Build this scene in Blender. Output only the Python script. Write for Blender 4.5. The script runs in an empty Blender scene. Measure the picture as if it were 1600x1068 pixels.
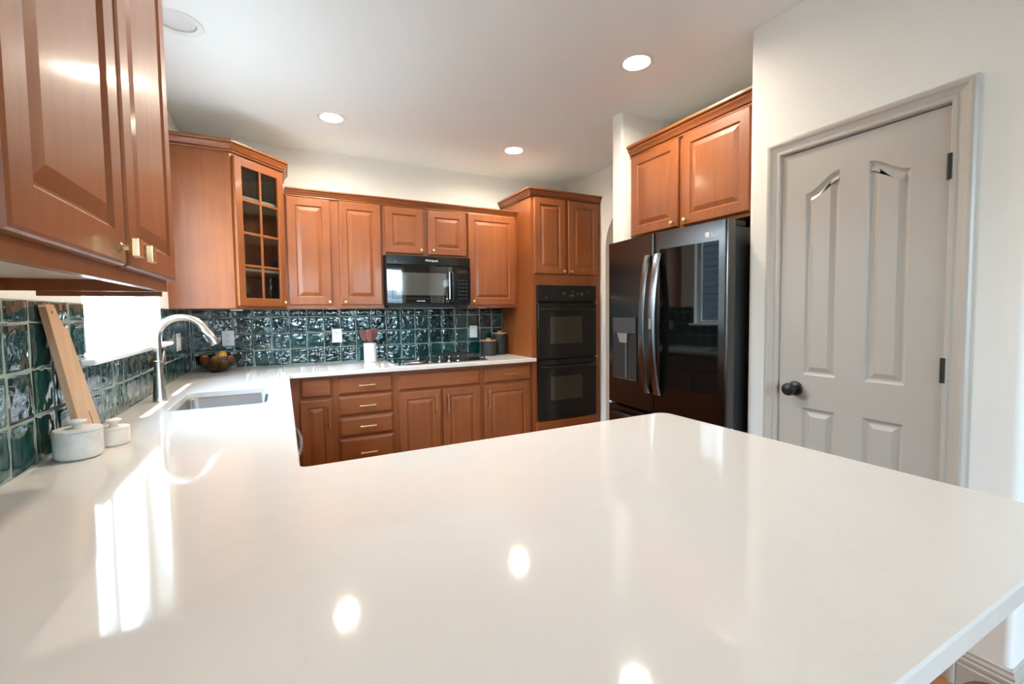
import bpy, bmesh, math, random
from mathutils import Vector, Matrix
from mathutils.geometry import tessellate_polygon
random.seed(7)
sc = bpy.context.scene
COL = sc.collection
PI = math.pi

# ------------------------------------------------------------------ camera
CAM_POS = Vector((0.615, -4.069, 1.314))
F = Vector((0.46373895, 0.88456561, -0.04989859))
R = Vector((0.88534091, -0.46479834, -0.0115746))
U = Vector((0.03343127, 0.03880967, 0.99868722))
cam_d = bpy.data.cameras.new('camera')
cam = bpy.data.objects.new('camera', cam_d); COL.objects.link(cam)
cam_d.sensor_width = 36.0; cam_d.sensor_fit = 'HORIZONTAL'
cam_d.lens = 36.0 * 698.465 / 1600
cam_d.shift_x = -0.0046; cam_d.shift_y = -0.00643
cam_d.clip_start = 0.02; cam_d.clip_end = 200
M3 = Matrix((R, U, -F)).transposed()
cam.matrix_world = Matrix.Translation(CAM_POS) @ M3.to_4x4()
sc.camera = cam

# ------------------------------------------------------------------ world, sun, exposure
W = bpy.data.worlds.new('sky'); sc.world = W; W.use_nodes = True
wn = W.node_tree; wn.nodes.clear()
bg = wn.nodes.new('ShaderNodeBackground'); wo = wn.nodes.new('ShaderNodeOutputWorld')
tc = wn.nodes.new('ShaderNodeTexCoord'); sp = wn.nodes.new('ShaderNodeSeparateXYZ'); cr = wn.nodes.new('ShaderNodeValToRGB')
cr.color_ramp.elements[0].position = 0.45; cr.color_ramp.elements[0].color = (0.79, 0.92, 1.0, 1)
cr.color_ramp.elements[1].position = 0.95; cr.color_ramp.elements[1].color = (0.42, 0.68, 1.0, 1)
mp = wn.nodes.new('ShaderNodeMath'); mp.operation = 'MULTIPLY_ADD'; mp.inputs[1].default_value = 0.5; mp.inputs[2].default_value = 0.5
wn.links.new(tc.outputs['Generated'], sp.inputs[0]); wn.links.new(sp.outputs['Z'], mp.inputs[0])
wn.links.new(mp.outputs[0], cr.inputs[0]); wn.links.new(cr.outputs[0], bg.inputs['Color'])
bg.inputs['Strength'].default_value = 12
wn.links.new(bg.outputs[0], wo.inputs[0])
sun_d = bpy.data.lights.new('sun', 'SUN'); sun_d.energy = 7; sun_d.angle = 0.012; sun_d.color = (1.0, 0.97, 0.93)
sun = bpy.data.objects.new('sun', sun_d); COL.objects.link(sun)
sun_dir = Vector((0.205, 0.12, -1.0)).normalized()     # travelling direction
sun.rotation_euler = sun_dir.to_track_quat('-Z', 'Y').to_euler()
sc.view_settings.view_transform = 'Standard'; sc.view_settings.look = 'None'
sc.view_settings.gamma = 1.0; sc.view_settings.use_curve_mapping = False
sc.view_settings.exposure = 1.5
sc.cycles.max_bounces = 10; sc.cycles.diffuse_bounces = 6; sc.cycles.glossy_bounces = 5
sc.cycles.transmission_bounces = 8; sc.cycles.transparent_max_bounces = 12
sc.cycles.caustics_reflective = False; sc.cycles.sample_clamp_indirect = 6
sc.cycles.use_denoising = True
LAMP_E = 190.0

def portal(name, loc, rot, sx, sy):
    d = bpy.data.lights.new(name, 'AREA'); d.shape = 'RECTANGLE'; d.size = sx; d.size_y = sy
    d.cycles.is_portal = True
    o = bpy.data.objects.new(name, d); COL.objects.link(o); o.location = loc; o.rotation_euler = rot
    return o
REAR_Y = -6.7
portal('window_portal', (-0.14, -1.42, 1.68), (0, -PI/2, 0), 1.05, 1.12)
portal('window_portal', (0.95, REAR_Y-0.12, 1.55), (PI/2, 0, 0), 0.9, 1.3)
portal('window_portal', (2.5, REAR_Y-0.12, 1.52), (PI/2, 0, 0), 1.1, 1.65)

# ------------------------------------------------------------------ materials
def new_mat(name):
    m = bpy.data.materials.new(name); m.use_nodes = True
    nt = m.node_tree; b = nt.nodes['Principled BSDF']
    return m, nt, b
def simple(name, col, rough=0.5, metal=0.0, spec=0.5, coat=0.0, coat_r=0.05, bump=0.0, bscale=60, var=0.0, vscale=8, aniso=0):
    m, nt, b = new_mat(name)
    b.inputs['Base Color'].default_value = (*col, 1); b.inputs['Roughness'].default_value = rough
    b.inputs['Metallic'].default_value = metal; b.inputs['Specular IOR Level'].default_value = spec
    b.inputs['Coat Weight'].default_value = coat; b.inputs['Coat Roughness'].default_value = coat_r
    b.inputs['Anisotropic'].default_value = aniso
    if bump or var:
        t = nt.nodes.new('ShaderNodeTexCoord'); n = nt.nodes.new('ShaderNodeTexNoise')
        n.inputs['Scale'].default_value = bscale; n.inputs['Detail'].default_value = 4
        nt.links.new(t.outputs['Object'], n.inputs['Vector'])
        if bump:
            bp = nt.nodes.new('ShaderNodeBump'); bp.inputs['Strength'].default_value = bump; bp.inputs['Distance'].default_value = 0.002
            nt.links.new(n.outputs['Fac'], bp.inputs['Height']); nt.links.new(bp.outputs[0], b.inputs['Normal'])
        if var:
            n2 = nt.nodes.new('ShaderNodeTexNoise'); n2.inputs['Scale'].default_value = vscale; n2.inputs['Detail'].default_value = 5
            nt.links.new(t.outputs['Object'], n2.inputs['Vector'])
            mx = nt.nodes.new('ShaderNodeMix'); mx.data_type = 'RGBA'
            mx.inputs[6].default_value = (*[c*(1-var) for c in col], 1); mx.inputs[7].default_value = (*[min(1, c*(1+var)) for c in col], 1)
            nt.links.new(n2.outputs['Fac'], mx.inputs[0]); nt.links.new(mx.outputs[2], b.inputs['Base Color'])
    return m
def wood(name, c0, c1, axis='Z', rough=0.45, coat=0.20, coat_r=0.14, scale=1.0):
    m, nt, b = new_mat(name)
    t = nt.nodes.new('ShaderNodeTexCoord'); oi = nt.nodes.new('ShaderNodeObjectInfo')
    add = nt.nodes.new('ShaderNodeVectorMath'); add.operation = 'ADD'
    sc_ = nt.nodes.new('ShaderNodeMath'); sc_.operation = 'MULTIPLY'; sc_.inputs[1].default_value = 37.0
    nt.links.new(oi.outputs['Random'], sc_.inputs[0])
    cb = nt.nodes.new('ShaderNodeCombineXYZ')
    for k in range(3): nt.links.new(sc_.outputs[0], cb.inputs[k])
    nt.links.new(t.outputs['Object'], add.inputs[0]); nt.links.new(cb.outputs[0], add.inputs[1])
    mpn = nt.nodes.new('ShaderNodeMapping')
    s = [22*scale, 22*scale, 22*scale]; s['XYZ'.index(axis)] = 1.3*scale
    mpn.inputs['Scale'].default_value = s
    nt.links.new(add.outputs[0], mpn.inputs['Vector'])
    n = nt.nodes.new('ShaderNodeTexNoise'); n.inputs['Scale'].default_value = 1.6; n.inputs['Detail'].default_value = 7; n.inputs['Roughness'].default_value = 0.6
    n.inputs['Distortion'].default_value = 0.35
    nt.links.new(mpn.outputs[0], n.inputs['Vector'])
    big = nt.nodes.new('ShaderNodeTexNoise'); big.inputs['Scale'].default_value = 3.5; big.inputs['Detail'].default_value = 2
    nt.links.new(add.outputs[0], big.inputs['Vector'])
    mix = nt.nodes.new('ShaderNodeMath'); mix.operation = 'MULTIPLY_ADD'; mix.inputs[1].default_value = 0.55
    nt.links.new(n.outputs['Fac'], mix.inputs[0])
    m2 = nt.nodes.new('ShaderNodeMath'); m2.operation = 'MULTIPLY'; m2.inputs[1].default_value = 0.45
    nt.links.new(big.outputs['Fac'], m2.inputs[0]); nt.links.new(m2.outputs[0], mix.inputs[2])
    r = nt.nodes.new('ShaderNodeValToRGB'); r.color_ramp.elements[0].position = 0.32; r.color_ramp.elements[1].position = 0.68
    r.color_ramp.elements[0].color = (*c0, 1); r.color_ramp.elements[1].color = (*c1, 1)
    nt.links.new(mix.outputs[0], r.inputs[0]); nt.links.new(r.outputs[0], b.inputs['Base Color'])
    bp = nt.nodes.new('ShaderNodeBump'); bp.inputs['Strength'].default_value = 0.06; bp.inputs['Distance'].default_value = 0.001
    nt.links.new(n.outputs['Fac'], bp.inputs['Height']); nt.links.new(bp.outputs[0], b.inputs['Normal'])
    b.inputs['Roughness'].default_value = rough; b.inputs['Coat Weight'].default_value = coat; b.inputs['Coat Roughness'].default_value = coat_r
    return m
def emissive(name, col, s):
    m, nt, b = new_mat(name)
    b.inputs['Base Color'].default_value = (*col, 1); b.inputs['Emission Color'].default_value = (*col, 1); b.inputs['Emission Strength'].default_value = s
    return m
def glass(name, tint=(1, 1, 1), refl=0.12, rough=0.02):
    m = bpy.data.materials.new(name); m.use_nodes = True; nt = m.node_tree; nt.nodes.clear()
    o = nt.nodes.new('ShaderNodeOutputMaterial'); t = nt.nodes.new('ShaderNodeBsdfTransparent'); g = nt.nodes.new('ShaderNodeBsdfGlossy')
    t.inputs[0].default_value = (*tint, 1); g.inputs['Roughness'].default_value = rough
    mx = nt.nodes.new('ShaderNodeMixShader'); fr = nt.nodes.new('ShaderNodeLayerWeight'); fr.inputs[0].default_value = 0.5
    pw = nt.nodes.new('ShaderNodeMath'); pw.operation = 'POWER'; pw.inputs[1].default_value = 5.0; nt.links.new(fr.outputs['Facing'], pw.inputs[0])
    ml = nt.nodes.new('ShaderNodeMath'); ml.operation = 'MULTIPLY_ADD'; ml.inputs[1].default_value = 0.95; ml.inputs[2].default_value = refl*0.3
    nt.links.new(pw.outputs[0], ml.inputs[0]); nt.links.new(ml.outputs[0], mx.inputs[0])
    nt.links.new(t.outputs[0], mx.inputs[1]); nt.links.new(g.outputs[0], mx.inputs[2]); nt.links.new(mx.outputs[0], o.inputs[0])
    return m

MW = {}
WC0, WC1 = (0.205, 0.051, 0.0100), (0.300, 0.088, 0.0190)
MW['wood'] = wood('maple_vertical_grain', WC0, WC1, 'Z')
MW['woodx'] = wood('maple_horizontal_grain', WC0, WC1, 'X')
MW['woody'] = wood('maple_long_grain', WC0, WC1, 'Y')
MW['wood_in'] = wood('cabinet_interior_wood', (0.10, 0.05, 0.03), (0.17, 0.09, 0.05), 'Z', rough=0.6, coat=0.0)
MW['pale'] = simple('cabinet_underside_laminate', (0.62, 0.50, 0.40), 0.35)
MW['wall'] = simple('warm_white_wall_paint', (0.87, 0.845, 0.79), 0.62, spec=0.3, bump=0.35, bscale=55)
MW['wallshade'] = simple('dining_wall_painted_shade', (0.30, 0.27, 0.235), 0.62, spec=0.3, bump=0.35, bscale=55)  # dining room shade put into the wall colour, keeps tile reflections dark
MW['ceil'] = simple('white_ceiling_paint', (0.86, 0.885, 0.88), 0.8, spec=0.2, bump=0.2, bscale=70)
MW['door'] = simple('greige_door_paint', (0.47, 0.43, 0.38), 0.38, bump=0.06, bscale=30)
MW['trim'] = simple('greige_trim_paint', (0.50, 0.455, 0.40), 0.38)
MW['white'] = simple('white_paint', (0.85, 0.85, 0.84), 0.4)
MW['plastic'] = simple('white_plastic', (0.78, 0.77, 0.75), 0.35)
MW['slot'] = simple('dark_slot', (0.03, 0.03, 0.03), 0.5)
MW['black'] = simple('black_gloss_enamel', (0.006, 0.006, 0.006), 0.14, spec=0.4)
MW['blackm'] = simple('black_satin', (0.008, 0.008, 0.008), 0.38, spec=0.3)
MW['iron'] = simple('cast_iron', (0.015, 0.015, 0.015), 0.6)
MW['blackglass'] = simple('black_glass', (0.006, 0.007, 0.007), 0.03, spec=0.6, coat=1.0, coat_r=0.01)
MW['fridgeglass'] = simple('black_tinted_door_glass', (0.004, 0.005, 0.005), 0.03, spec=0.4)
MW['ovenglass'] = simple('smoked_oven_glass', (0.030, 0.026, 0.020), 0.04, spec=0.5)
MW['mwglass'] = simple('microwave_window_mesh_glass', (0.07, 0.07, 0.06), 0.05, spec=0.9, coat=1.0, coat_r=0.02)
MW['blksteel'] = simple('black_stainless_steel', (0.115, 0.108, 0.104), 0.22, metal=1.0, aniso=0.6)
MW['handlesteel'] = simple('grey_brushed_handle_steel', (0.21, 0.205, 0.20), 0.25, metal=1.0, aniso=0.5)
MW['fridgeside'] = simple('fridge_side_paint', (0.02, 0.02, 0.02), 0.45)
MW['steel'] = simple('brushed_stainless_steel', (0.55, 0.56, 0.57), 0.24, metal=1.0, aniso=0.4)
MW['chrome'] = simple('polished_chrome', (0.75, 0.75, 0.74), 0.12, metal=1.0)
MW['nickel'] = simple('brushed_nickel', (0.56, 0.50, 0.43), 0.26, metal=1.0, aniso=0.5)
MW['brass'] = simple('brushed_brass', (0.80, 0.60, 0.32), 0.28, metal=1.0)
MW['bronze'] = simple('oil_rubbed_bronze', (0.022, 0.020, 0.018), 0.38, metal=0.3)
MW['marble'] = simple('grey_white_marble', (0.60, 0.58, 0.54), 0.5, var=0.38, vscale=22)
MW['marble2'] = simple('cream_marble', (0.66, 0.61, 0.53), 0.45, var=0.08, vscale=14)
MW['marble3'] = simple('white_marble', (0.80, 0.80, 0.79), 0.4, var=0.10, vscale=25)
MW['char'] = simple('charcoal_stoneware', (0.016, 0.018, 0.017), 0.5, bump=0.1, bscale=40)
MW['acacia'] = wood('acacia_lid_wood', (0.42, 0.20, 0.09), (0.62, 0.34, 0.17), 'X', rough=0.5, coat=0.0)
MW['beech'] = wood('beech_board_wood', (0.44, 0.27, 0.15), (0.60, 0.40, 0.25), 'Z', rough=0.5, coat=0.0)
MW['redwood'] = wood('dark_red_spoon_wood', (0.10, 0.025, 0.015), (0.20, 0.05, 0.03), 'Z', rough=0.45, coat=0.1)
MW['lemon'] = simple('lemon_peel', (0.80, 0.42, 0.05), 0.42, bump=0.3, bscale=220, var=0.12, vscale=30)
MW['orange'] = simple('orange_peel', (0.72, 0.27, 0.06), 0.42, bump=0.3, bscale=220, var=0.15, vscale=30)
MW['smoke'] = glass('smoked_glass', (0.50, 0.46, 0.42), 0.15, 0.05)
MW['clear'] = glass('clear_window_glass', (0.97, 0.99, 0.99), 0.1)
MW['cabglass'] = glass('cabinet_door_glass', (0.80, 0.83, 0.80), 0.2)
MW['lens'] = emissive('lit_lamp_lens', (1.0, 0.90, 0.74), LAMP_E)
MW['lensoff'] = simple('unlit_lamp_glass', (0.72, 0.74, 0.75), 0.3)
MW['baffle'] = simple('lamp_trim_white', (0.80, 0.79, 0.77), 0.45)
MW['display'] = simple('grey_printed_legend', (0.22, 0.22, 0.21), 0.4)
MW['logo'] = simple('silver_lettering', (0.80, 0.80, 0.80), 0.3)
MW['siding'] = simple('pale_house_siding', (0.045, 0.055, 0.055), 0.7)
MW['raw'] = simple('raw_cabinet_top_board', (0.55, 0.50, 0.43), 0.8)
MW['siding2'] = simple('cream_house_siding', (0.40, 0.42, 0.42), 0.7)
MW['grass'] = simple('concrete_paving_ground', (0.22, 0.20, 0.17), 0.9, var=0.2, vscale=3)
MW['grout'] = simple('pale_green_grout', (0.22, 0.28, 0.25), 0.8)

def counter_mat():
    m, nt, b = new_mat('white_quartz')
    t = nt.nodes.new('ShaderNodeTexCoord'); n = nt.nodes.new('ShaderNodeTexNoise')
    n.inputs['Scale'].default_value = 1.6; n.inputs['Detail'].default_value = 9; n.inputs['Roughness'].default_value = 0.62; n.inputs['Distortion'].default_value = 1.2
    r = nt.nodes.new('ShaderNodeValToRGB'); e = r.color_ramp.elements
    e[0].position = 0.0; e[0].color = (0.71, 0.66, 0.61, 1); e[1].position = 1.0; e[1].color = (0.72, 0.67, 0.62, 1)
    x = e.new(0.485); x.color = (0.715, 0.665, 0.615, 1); x = e.new(0.5); x.color = (0.70, 0.65, 0.60, 1); x = e.new(0.515); x.color = (0.715, 0.665, 0.615, 1)
    nt.links.new(t.outputs['Object'], n.inputs['Vector']); nt.links.new(n.outputs['Fac'], r.inputs[0]); nt.links.new(r.outputs[0], b.inputs['Base Color'])
    b.inputs['Roughness'].default_value = 0.06; b.inputs['Specular IOR Level'].default_value = 0.5
    return m
MW['quartz'] = counter_mat()
def tile_mat():
    m, nt, b = new_mat('green_zellige_glaze')
    t = nt.nodes.new('ShaderNodeTexCoord'); n = nt.nodes.new('ShaderNodeTexNoise')
    at = nt.nodes.new('ShaderNodeAttribute'); at.attribute_name = 'tone'
    n.inputs['Scale'].default_value = 16; n.inputs['Detail'].default_value = 4
    ad = nt.nodes.new('ShaderNodeMath'); ad.operation = 'MULTIPLY_ADD'; ad.inputs[1].default_value = 0.55
    ml = nt.nodes.new('ShaderNodeMath'); ml.operation = 'MULTIPLY'; ml.inputs[1].default_value = 0.6
    nt.links.new(at.outputs['Fac'], ml.inputs[0]); nt.links.new(n.outputs['Fac'], ad.inputs[0]); nt.links.new(ml.outputs[0], ad.inputs[2])
    r = nt.nodes.new('ShaderNodeValToRGB'); e = r.color_ramp.elements
    e[0].position = 0.15; e[0].color = (0.003, 0.016, 0.015, 1); e[1].position = 0.95; e[1].color = (0.010, 0.062, 0.057, 1)
    nt.links.new(t.outputs['Object'], n.inputs['Vector']); nt.links.new(ad.outputs[0], r.inputs[0]); nt.links.new(r.outputs[0], b.inputs['Base Color'])
    n2 = nt.nodes.new('ShaderNodeTexNoise'); n2.inputs['Scale'].default_value = 23; n2.inputs['Detail'].default_value = 1.2
    bp = nt.nodes.new('ShaderNodeBump'); bp.inputs['Strength'].default_value = 0.6; bp.inputs['Distance'].default_value = 0.008
    nt.links.new(t.outputs['Object'], n2.inputs['Vector']); nt.links.new(n2.outputs['Fac'], bp.inputs['Height']); nt.links.new(bp.outputs[0], b.inputs['Normal'])
    b.inputs['Roughness'].default_value = 0.045; b.inputs['Specular IOR Level'].default_value = 0.6
    b.inputs['Coat Weight'].default_value = 0.5; b.inputs['Coat Roughness'].default_value = 0.025
    nt.links.new(bp.outputs[0], b.inputs['Coat Normal'])
    return m
MW['tile'] = tile_mat()
def floor_mat():
    m, nt, b = new_mat('oak_plank_floor')
    t = nt.nodes.new('ShaderNodeTexCoord'); br = nt.nodes.new('ShaderNodeTexBrick')
    br.inputs['Scale'].default_value = 1.0; br.inputs['Brick Width'].default_value = 1.1; br.inputs['Row Height'].default_value = 0.083
    br.inputs['Mortar Size'].default_value = 0.0012; br.inputs['Mortar'].default_value = (0.08, 0.03, 0.01, 1)
    br.inputs['Color1'].default_value = (0.32, 0.13, 0.042, 1); br.inputs['Color2'].default_value = (0.24, 0.09, 0.03, 1)
    nt.links.new(t.outputs['Object'], br.inputs['Vector']); nt.links.new(br.outputs[0], b.inputs['Base Color'])
    b.inputs['Roughness'].default_value = 0.3
    return m
MW['floor'] = floor_mat()

# ------------------------------------------------------------------ mesh helpers
def V(*a): return Vector(a)
def finish(name, bm, mat, parent=None, loc=(0, 0, 0), rot=(0, 0, 0), smooth=False, props=None, label=None):
    bmesh.ops.remove_doubles(bm, verts=bm.verts, dist=1e-6)
    bmesh.ops.recalc_face_normals(bm, faces=bm.faces)
    me = bpy.data.meshes.new(name)
    if smooth:
        for f in bm.faces: f.smooth = True
        for e in bm.edges:
            if len(e.link_faces) == 2 and e.calc_face_angle(0) > 0.6: e.smooth = False
    bm.to_mesh(me); bm.free()
    me.materials.append(MW[mat] if isinstance(mat, str) else mat)
    o = bpy.data.objects.new(name, me); COL.objects.link(o)
    o.location = loc; o.rotation_euler = rot
    if parent: o.parent = parent
    if label: o['label'] = label
    if props:
        for k, v in props.items(): o[k] = v
    return o
def thing(name, label, cat, loc=(0, 0, 0), rz=0, group=None, rot=None):
    o = bpy.data.objects.new(name, None); COL.objects.link(o); o.empty_display_size = 0.05
    o.location = loc; o.rotation_euler = rot if rot else (0, 0, rz)
    o['label'] = label; o['category'] = cat
    if group: o['group'] = group
    return o
def tag(o, label, cat, group=None):
    o['label'] = label; o['category'] = cat
    if group: o['group'] = group
    return o
def B(): return bmesh.new()
def box(bm, x0, x1, y0, y1, z0, z1, bev=0.0, seg=2):
    t = bmesh.new()
    vs = [t.verts.new((x, y, z)) for x in (x0, x1) for y in (y0, y1) for z in (z0, z1)]
    for q in ((0, 1, 3, 2), (4, 6, 7, 5), (0, 4, 5, 1), (2, 3, 7, 6), (0, 2, 6, 4), (1, 5, 7, 3)): t.faces.new([vs[i] for i in q])
    bmesh.ops.recalc_face_normals(t, faces=t.faces)
    if bev: bmesh.ops.bevel(t, geom=list(t.edges), offset=bev, segments=seg, profile=0.5, affect='EDGES')
    merge(bm, t)
    return bm
def merge(bm, t, mtx=None):
    me = bpy.data.meshes.new('tmp'); t.to_mesh(me); t.free()
    if mtx: me.transform(mtx)
    bm.from_mesh(me); bpy.data.meshes.remove(me)
def rings(bm, rs, cap0=True, cap1=True, closed=True):
    """list of equally long loops of points, bridged"""
    L = [[bm.verts.new(p) for p in r] for r in rs]
    n = len(L[0])
    for a, b in zip(L, L[1:]):
        for i in range(n if closed else n-1):
            j = (i+1) % n
            try: bm.faces.new((a[i], a[j], b[j], b[i]))
            except ValueError: pass
    if cap0: bm.faces.new(L[0][::-1])
    if cap1: bm.faces.new(L[-1])
    return bm
def lathe(bm, prof, c=(0, 0, 0), n=32, cap=True, axis='Z', squash=1.0):
    rs = []
    for r, h in prof:
        ring = []
        for i in range(n):
            a = 2*PI*i/n; x, y = math.cos(a)*max(r, 1e-5), math.sin(a)*max(r, 1e-5)*squash
            if axis == 'Z': p = (c[0]+x, c[1]+y, c[2]+h)
            elif axis == 'Y': p = (c[0]+x, c[1]+h, c[2]+y)
            else: p = (c[0]+h, c[1]+x, c[2]+y)
            ring.append(p)
        rs.append(ring)
    return rings(bm, rs, cap, cap)
def tube(bm, pts, r, n=12, cap=True, flat=None):
    """r number or list; flat=(a,b) elliptical factors with b along world z-ish"""
    pts = [Vector(p) for p in pts]; rs = []
    prev = None
    for i, p in enumerate(pts):
        d = (pts[min(i+1, len(pts)-1)] - pts[max(i-1, 0)]).normalized()
        if prev is None:
            up = Vector((0, 0, 1)) if abs(d.z) < 0.9 else Vector((0, 1, 0))
            a = d.cross(up).normalized()
        else: a = (prev - d*prev.dot(d)).normalized()
        prev = a; b = d.cross(a)
        rr = r[i] if isinstance(r, (list, tuple)) else r
        fa, fb = flat if flat else (1, 1)
        rs.append([p + a*math.cos(2*PI*k/n)*rr*fa + b*math.sin(2*PI*k/n)*rr*fb for k in range(n)])
    return rings(bm, rs, cap, cap)
def rect(x0, x1, z0, z1, y): return [(x0, y, z0), (x1, y, z0), (x1, y, z1), (x0, y, z1)]
def ring_rect(w, h, prof, t):
    """concentric rectangles: prof of (inset, out) front faces -Y; back at y=0"""
    rs = [rect(0, w, 0, h, 0)]
    for ins, out in prof: rs.append(rect(ins, w-ins, ins, h-ins, -out))
    return rs
def raised_door(w, h, frame=0.058, t=0.020):
    bm = B()
    pr_ = [(0, t-0.007), (0.0025, t-0.003), (0.007, t), (frame, t), (frame+0.003, t-0.004), (frame+0.007, t-0.0075), (frame+0.011, t-0.0075), (frame+0.034, t-0.0012), (frame+0.037, t-0.0004)]
    if min(w, h)/2 < frame+0.045: pr_ = pr_[:3]
    return rings(bm, ring_rect(w, h, pr_, t))
def slab_front(w, h, t=0.020):
    return rings(B(), ring_rect(w, h, [(0, t-0.010), (0.003, t-0.0075), (0.010, t-0.0045), (0.012, t-0.001), (0.016, t)], t))
def round_knob(parent, x, z, t=0.02, name='knob'):
    bm = B(); lathe(bm, [(0.006, 0), (0.005, -0.009), (0.006, -0.012), (0.0125, -0.016), (0.0135, -0.021), (0.011, -0.026), (0.004, -0.0275)], (x, -t, z), 20, axis='Y')
    return finish(name, bm, 'brass', parent, smooth=True)
def bar_handle(parent, x, z, length, vertical, t=0.02):
    bm = B(); L = length/2; so = L*0.72
    if vertical:
        tube(bm, [(x, -t-0.030, z-L), (x, -t-0.030, z+L)], 0.0052, 12)
        for s in (-so, so): tube(bm, [(x, -t+0.0, z+s), (x, -t-0.030, z+s)], 0.0045, 10)
    else:
        tube(bm, [(x-L, -t-0.030, z), (x+L, -t-0.030, z)], 0.0052, 12)
        for s in (-so, so): tube(bm, [(x+s, -t+0.0, z), (x+s, -t-0.030, z)], 0.0045, 10)
    return finish('handle', bm, 'brass', parent, smooth=True)
def crown(bm, path, prof, closed=False):
    """sweep profile [(out, z)] along 2D path [(x,y)] with outward to the right of travel"""
    n = len(path); sec = []
    for i, p in enumerate(path):
        p = Vector(p)
        d0 = (p - Vector(path[i-1])).normalized() if i > 0 else None
        d1 = (Vector(path[i+1]) - p).normalized() if i < n-1 else None
        if d0 is None: d0 = d1
        if d1 is None: d1 = d0
        n0 = Vector((d0.y, -d0.x)); n1 = Vector((d1.y, -d1.x))
        m = (n0+n1); m = m / max(1e-6, m.dot(n0)) if m.length > 1e-6 else n0
        sec.append([(p.x+m.x*o, p.y+m.y*o, z) for o, z in prof])
    return rings(bm, sec)
CROWN = [(0, 0), (0.011, 0), (0.013, 0.004), (0.011, 0.009), (0.006, 0.011), (0.006, 0.014), (0.014, 0.016), (0.016, 0.021), (0.021, 0.030), (0.030, 0.042), (0.031, 0.046), (0.027, 0.048), (0.027, 0.051), (0.036, 0.053), (0.040, 0.057), (0.040, 0.068), (0, 0.068)]
def crown_at(z, k=1.0): return [(o*k, z+h*k) for o, h in CROWN]
def text_mesh(name, s, size, mat, parent, mtx, depth=0.0006):
    c = bpy.data.curves.new(name, 'FONT'); c.body = s; c.size = size; c.extrude = depth; c.align_x = 'CENTER'; c.align_y = 'CENTER'
    o = bpy.data.objects.new(name, c); COL.objects.link(o)
    dg = bpy.context.evaluated_depsgraph_get(); me = bpy.data.meshes.new_from_object(o.evaluated_get(dg))
    bpy.data.objects.remove(o); bpy.data.curves.remove(c)
    me.transform(mtx); me.materials.clear(); me.materials.append(MW[mat])
    q = bpy.data.objects.new(name, me); COL.objects.link(q)
    if parent: q.parent = parent
    return q
FRONT_TXT = Matrix.Rotation(PI/2, 4, 'X')     # text facing -Y

# ------------------------------------------------------------------ key dimensions
ZC = 2.657; ZT = 0.914; ZTB = 0.884; XR = 3.348; XT = 2.585; XD = 2.675
ZU = 1.366

# ------------------------------------------------------------------ room shell
def struct(name, bm, mat, **k): return finish(name, bm, mat, props={'kind': 'structure'}, **k)
def wall_holes(bm, axis, c0, c1, a0, a1, z0, z1, holes):
    """wall slab between planes c0,c1 on the axis; other axis runs a0..a1; rectangular holes (h0,h1,hz0,hz1)"""
    xs = sorted({a0, a1, *[h[0] for h in holes], *[h[1] for h in holes]}); zs = sorted({z0, z1, *[h[2] for h in holes], *[h[3] for h in holes]})
    for i in range(len(xs)-1):
        for j in range(len(zs)-1):
            mx, mz = (xs[i]+xs[i+1])/2, (zs[j]+zs[j+1])/2
            if any(h[0] < mx < h[1] and h[2] < mz < h[3] for h in holes): continue
            if axis == 'X': box(bm, c0, c1, xs[i], xs[i+1], zs[j], zs[j+1])
            else: box(bm, xs[i], xs[i+1], c0, c1, zs[j], zs[j+1])
    # drop the doubled inner faces
    bmesh.ops.remove_doubles(bm, verts=bm.verts, dist=1e-5)
    seen = {}
    for f in list(bm.faces):
        k = tuple(sorted(v.index for v in f.verts)) if False else frozenset(f.verts)
        seen.setdefault(k, []).append(f)
    dead = [f for fs in seen.values() if len(fs) > 1 for f in fs]
    bmesh.ops.delete(bm, geom=dead, context='FACES_ONLY')
    return bm
RX = 5.6
b = B(); box(b, -0.2, RX+0.2, REAR_Y-0.2, 0.2, -0.12, 0.0); struct('floor', b, 'floor')
LIGHTS = [(0.96, -0.728), (2.362, -0.725), (2.36, -2.175), (0.96, -2.175)]
EYE = (0.235, -1.485)
def ceiling_mesh():
    # slab with round holes for the recessed cans
    bm = B(); rim = [(-0.2, REAR_Y-0.2), (RX+0.2, REAR_Y-0.2), (RX+0.2, 0.2), (-0.2, 0.2)]
    loops = [rim]
    for (x, y) in LIGHTS + [EYE]:
        r = 0.076 if (x, y) != EYE else 0.078
        loops.append([(x+r*math.cos(2*PI*k/32), y+r*math.sin(2*PI*k/32)) for k in range(32)])
    edges = []; allv = []
    for lp in loops:
        vs = [bm.verts.new((p[0], p[1], ZC)) for p in lp]; allv.append(vs)
        for i in range(len(vs)): edges.append(bm.edges.new((vs[i], vs[(i+1) % len(vs)])))
    bmesh.ops.triangle_fill(bm, use_beauty=True, use_dissolve=False, edges=edges)
    for vs in allv:
        top = [bm.verts.new((v.co.x, v.co.y, ZC+0.12)) for v in vs]
        for i in range(len(vs)):
            j = (i+1) % len(vs); bm.faces.new((vs[i], vs[j], top[j], top[i]))
        if vs is allv[0] or True: bm.faces.new(top) if vs is not allv[0] else None
    box(bm, -0.2, RX+0.2, REAR_Y-0.2, 0.2, ZC+0.121, ZC+0.2)
    return bm
struct('ceiling', ceiling_mesh(), 'ceil')
WIN = (-1.985, -0.855, 1.16, 2.26)      # y0 y1 z0 z1 of the kitchen window
b = wall_holes(B(), 'X', -0.15, 0.0, REAR_Y, 0.0, 0, ZC, [WIN]); struct('wall_left', b, 'wall')
b = box(B(), -0.15, XR+0.12, 0.0, 0.15, 0, ZC); struct('wall_back', b, 'wall')
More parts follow.
